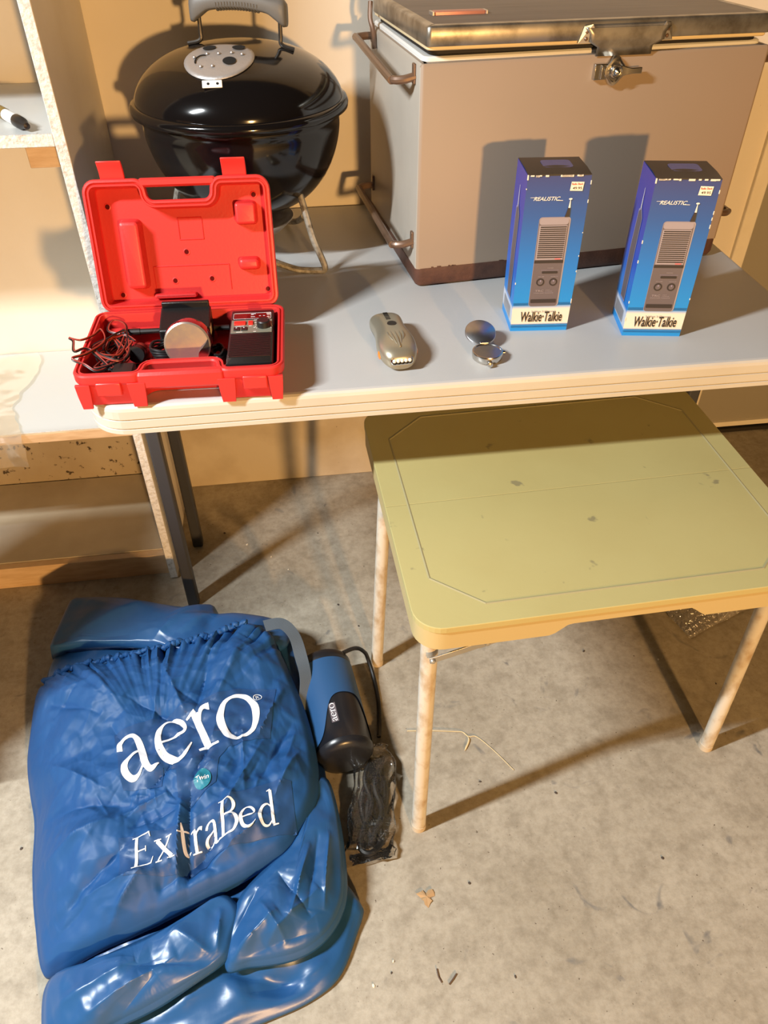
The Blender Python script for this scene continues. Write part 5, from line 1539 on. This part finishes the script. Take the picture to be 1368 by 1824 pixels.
# label on the black body
aL = R(8)
def on_pump(u, v, e):
    a = aL + v / PR
    return (u, (0.0535 + e) * math.sin(a), PR + (0.0535 + e) * math.cos(a))
vs, fs = [], []
for i in range(5):
    for j in range(2):
        vs.append(on_pump(-0.062 + 0.042 * i / 4, -0.007 + 0.014 * j, 0.0006))
fs = [(i * 2, i * 2 + 1, i * 2 + 3, i * 2 + 2) for i in range(4)]
lb = MB().add(vs, fs).build('pump_label', 'radio_grey', pu, flat_weld=True)
xoff = 0.0
for ch, w_ in (('a', 0.95), ('e', 0.92), ('r', 0.78), ('o', 1.0)):
    vs2, fs2 = merge(GL[ch])
    MB().add([on_pump(-0.061 + (xoff + v[0]) * 0.0108, -0.0045 + v[1] * 0.009, 0.0012) for v in vs2], fs2).build('label_letter', 'print_white', lb, flat_weld=True)
    xoff += w_
# power cord
c_ = [(0.030, 0.985, 0.085), (0.070, 1.008, 0.075), (0.090, 1.012, 0.055), (0.098, 1.010, 0.030), (0.106, 0.975, 0.008), (0.108, 0.92, 0.005), (0.103, 0.87, 0.005), (0.098, 0.835, 0.012)]
Mi = (Matrix.Translation((0.016, 0.878, 0)) @ Matrix.Rotation(R(97), 4, 'Z')).inverted()
MB().tube([tuple(Mi @ Vector(p)) for p in spline(c_, 8)], 0.0042, 8).build('power_cord', 'black_rubber', pu, smooth=True)

# bundled adapter cable inside a clear plastic bag
def in_bag(u, v, z):
    # u across, v from the near end (0) to the far end (1)
    ax = np.array([0.052, 0.600]) * (1 - v) + np.array([0.090, 0.815]) * v
    return (ax[0] + u, ax[1] + 0.10 * u, z)
bc = empty('bundled_cable', 'black cable bundle packed inside the clear plastic bag', 'cable', (*in_bag(0, 0.4, 0.0)[:2], 0.0))
O3 = np.array([*in_bag(0, 0.4, 0.0)[:2], 0.0])
for k, (u0, rr, z0, sw) in enumerate(((-0.016, 0.0055, 0.0080, 0.006), (-0.004, 0.0060, 0.0082, 0.005), (0.008, 0.0055, 0.0080, 0.006), (0.018, 0.0050, 0.0075, 0.004), (-0.010, 0.0050, 0.0185, 0.008), (0.010, 0.0055, 0.0190, 0.008))):
    pts = []
    for i in range(12):
        v = 0.10 + 0.76 * i / 11
        tap = 1 - 0.5 * max(0, (v - 0.7) / 0.3)
        pts.append(tuple(np.array(in_bag((u0 + sw * math.sin(i * 0.8 + k)) * tap, v, z0 + 0.0015 * math.sin(i + k))) - O3))
    MB().tube([tuple(p) for p in spline(pts, 4)], rr, 8).build('cable_strand', 'black_rubber', bc, smooth=True)
pts = [tuple(np.array(in_bag(0.020 * math.cos(a), 0.16 + 0.12 * math.sin(a), 0.014)) - O3) for a in np.linspace(0, 2 * PI, 20, endpoint=False)]
MB().tube(pts, 0.0055, 8, closed=True).build('cable_loop', 'black_rubber', bc, smooth=True)
mb = slab(rect(-0.013, -0.022, 0.013, 0.022, 0.004, 3), [(0.001, 0.0), (0, 0.002), (0, 0.020), (0.002, 0.023)])
mb.build('plug_block', 'black_plastic', bc, smooth=True, loc=tuple(np.array(in_bag(0.0, 0.76, 0.002)) - O3), rot=(0, 0, R(-10)))
secs = []
nb = 40
for i in range(nb + 1):
    v = i / nb
    w_ = 0.044 * (1 - 0.10 * v) * (1 - 0.75 * max(0, (v - 0.80) / 0.20) ** 1.5)
    h_ = 0.014 * min(1, 0.12 + v / 0.14) * (1 - 0.6 * max(0, (v - 0.8) / 0.2))
    if v > 0.96:
        w_ *= 1.6
    ring_ = []
    for j in range(40):
        a = 2 * PI * j / 40
        k_ = 1 + 0.16 * noise.noise(Vector((v * 9, math.cos(a) * 1.6, math.sin(a) * 1.6 + 3)))
        ca, sa = math.cos(a), math.sin(a)
        zz = 0.0155 + h_ * k_ * math.copysign(abs(sa) ** 0.8, sa) + 0.0015 * noise.noise(Vector((v * 40, a * 4, 1)))
        uu = w_ * k_ * math.copysign(abs(ca) ** 0.7, ca)
        if v < 0.12:
            uu += 0.006 * noise.noise(Vector((v * 30, 2, a)))
        ring_.append(in_bag(uu, v - 0.03 * (1 - v) + 0.02 * noise.noise(Vector((a * 2, 7, 2))) * (1 - v), max(0.0012, zz)))
    secs.append(ring_)
mb = MB()
mb.rings(secs)
pbag = mb.build('clear_plastic_bag', 'clear_film', None, smooth=True)
tag(pbag, 'small clear plastic bag lying on the floor beside the air pump', 'plastic bag')

# ------------------------------------------------------------------ added blocker: carton on a stool, out of view, shading floor and low shelf
sl = empty('shade_stool', 'low wooden step stool added out of view to carry the shading carton', 'stool', (-0.91, 0.88, 0))
MB().box(-0.20, 0.19, -0.115, 0.115, 0.258, 0.28).build('seat', 'pine', sl, bevel=0.004)
for sx in (-0.17, 0.16):
    for sy in (-0.09, 0.09):
        MB().box(sx - 0.014, sx + 0.014, sy - 0.014, sy + 0.014, 0.0, 0.258).build('leg', 'pine', sl, bevel=0.003)
M('cardboard', (0.42, 0.29, 0.17), 0.8, var=(8, (0.36, 0.24, 0.14), 0.4, 0.7))
M('packing_tape', (0.50, 0.36, 0.20), 0.25)
sb = empty('shade_carton', 'brown cardboard carton added out of view on the stool to cast shade', 'box', (-0.91, 0.88, 0.28))
MB().box(-0.21, 0.130, -0.10, 0.10, 0.0, 0.730).build('carton_body', 'cardboard', sb, bevel=0.003)
for y0, y1 in ((-0.101, -0.001), (0.001, 0.101)):
    MB().box(-0.21, 0.130, y0, y1, 0.7305, 0.734).build('flap', 'cardboard', sb, bevel=0.001)
MB().box(-0.212, 0.132, -0.025, 0.025, 0.7342, 0.7350).build('tape', 'packing_tape', sb)

# ------------------------------------------------------------------ milky plastic bag drooping over the left shelf
pb2 = empty('poly_bag', 'crumpled clear poly bag drooping over the low left shelf edge', 'plastic bag', (-0.75, 1.5, 0.434))
def pbz(x, y):
    return 0.4365 + 0.012 * max(0, wrinkle(x, y, 11, 1.7) + 0.25) + 0.005 * abs(wrinkle(x, y, 34, 4.2))
rows = []
nx, ny = 60, 70
for i in range(ny + 1):
    t = i / ny
    row = []
    for j in range(nx + 1):
        u = j / nx
        xr = -0.580 + 0.016 * math.sin(t * 9) + 0.010 * wrinkle(t * 3, 0.3, 4, 2.2) - 0.008 * (1 - t) + 0.016 * t
        x = -1.00 + (xr + 1.00) * u
        s_ = t * 0.40
        yb = 1.665
        y = yb - s_
        lim = 1.332
        if y > lim:
            p = (x, y, pbz(x, y) + 0.03 * max(0, 0.3 - u))
        else:
            dn = lim - y
            p = (x + 0.004 * wrinkle(x, dn, 20, 6.0), lim - 0.006 - 0.012 * abs(wrinkle(x, dn, 14, 9.0)), 0.437 - dn * 0.95)
        row.append((p[0] + 0.75, p[1] - 1.5, p[2] - 0.434))
    rows.append(row)
vs = [p for r_ in rows for p in r_]
fs = [(i * (nx + 1) + j, i * (nx + 1) + j + 1, (i + 1) * (nx + 1) + j + 1, (i + 1) * (nx + 1) + j) for i in range(ny) for j in range(nx)]
MB().add(vs, fs).build('bag_film', 'milky_film', pb2, smooth=True, flat_weld=True)
# folded white paper sheet inside it
mb = MB()
mb.rings([[(-0.10, 0, 0), (0.085, -0.01, 0), (0.060, 0.16, 0), (-0.10, 0.18, 0)], [(-0.10, 0, 0.010), (0.082, -0.008, 0.004), (0.057, 0.16, 0.012), (-0.10, 0.18, 0.016)]])
pw = mb.build('paper_packet', 'paper_white', None, bevel=0.002, loc=(-0.715, 1.395, 0.4345))
tag(pw, 'white folded packet under the poly bag on the low left shelf', 'packet')

# ------------------------------------------------------------------ small litter on the floor
P = [(0.156, 0.847, 0.002), (0.205, 0.840, 0.003), (0.250, 0.832, 0.003), (0.265, 0.829, 0.002), (0.275, 0.818, 0.002), (0.290, 0.815, 0.002), (0.316, 0.781, 0.002), (0.343, 0.736, 0.002)]
sw_ = empty('dry_straw', 'long pale grass straw lying under the small table', 'straw', (0.25, 0.83, 0))
MB().tube([(p[0] - 0.25, p[1] - 0.83, p[2]) for p in spline(P, 5)], 0.0007, 6).build('stalk', 'straw', sw_, smooth=True)
MB().tube([(p[0] - 0.25, p[1] - 0.83, p[2]) for p in spline([(0.265, 0.829, 0.002), (0.273, 0.812, 0.003), (0.260, 0.789, 0.002)], 5)], [0.0008] * 5 + [0.0018] * 5 + [0.0006], 6).build('seed_head', 'straw', sw_, smooth=True)
mb = MB()
vs = [(0, 0, 0.004)]
for j in range(16):
    a = 2 * PI * j / 16
    r_ = 0.012 * (1 + 0.35 * math.sin(3 * a) + 0.2 * math.sin(7 * a + 1))
    vs.append((r_ * math.cos(a), r_ * math.sin(a), 0.0006 + 0.0025 * abs(math.sin(2 * a))))
mb.add(vs, [(0, 1 + j, 1 + (j + 1) % 16) for j in range(16)])
lf = mb.build('dry_leaf', 'leaf_brown', None, loc=(0.139, 0.529, 0.0), flat_weld=True)
so = lf.modifiers.new('solid', 'SOLIDIFY')
so.thickness = 0.0006
tag(lf, 'small crumpled brown leaf on the concrete near the sack', 'leaf')
o = MB().tube([(0.136, 0.420, 0.0015), (0.1365, 0.408, 0.002), (0.140, 0.400, 0.0015)], 0.0012, 6).build('twig', 'twig', None, smooth=True)
tag(o, 'short dark twig, the left of two on the concrete', 'twig', 'twigs on the floor')
o = MB().tube([(0.151, 0.396, 0.0015), (0.158, 0.402, 0.002), (0.165, 0.409, 0.0015)], 0.0012, 6).build('twig', 'twig', None, smooth=True)
tag(o, 'short dark twig, the right of two on the concrete', 'twig', 'twigs on the floor')
me_c = {}
for i, (x, y, k) in enumerate([(0.07, 0.44, 1), (0.065, 0.424, 0), (0.035, 0.41, 1), (0.255, 0.393, 0), (0.215, 0.542, 0), (0.275, 0.722, 0), (0.556, 0.539, 0), (0.409, 0.681, 0), (0.719, 0.949, 1), (0.814, 0.873, 0), (-0.551, 0.705, 0), (0.568, 0.993, 0), (0.203, 1.264, 1), (-0.159, 1.432, 1), (-0.216, 1.482, 0), (-0.10, 1.38, 1), (-0.06, 1.33, 1), (0.02, 1.45, 0), (0.05, 1.20, 0), (0.09, 1.13, 0)]):
    s_ = rnd.uniform(0.0018, 0.0034)
    mb = MB()
    mb.lathe([(0.0001, 0), (s_, 0.0), (s_ * 0.8, s_ * 0.5), (0.0001, s_ * 0.6)], 7)
    o = mb.build('floor_crumb', 'crumb_light' if k else 'crumb_dark', None, loc=(x, y, 0), rot=(0, 0, rnd.uniform(0, 6)))
    o.scale = (1.0, rnd.uniform(0.5, 0.9), 1.0)
    tag(o, 'tiny pale crumb of debris on the concrete floor' if k else 'tiny dark crumb of debris on the concrete floor', 'debris', 'crumbs on the floor')
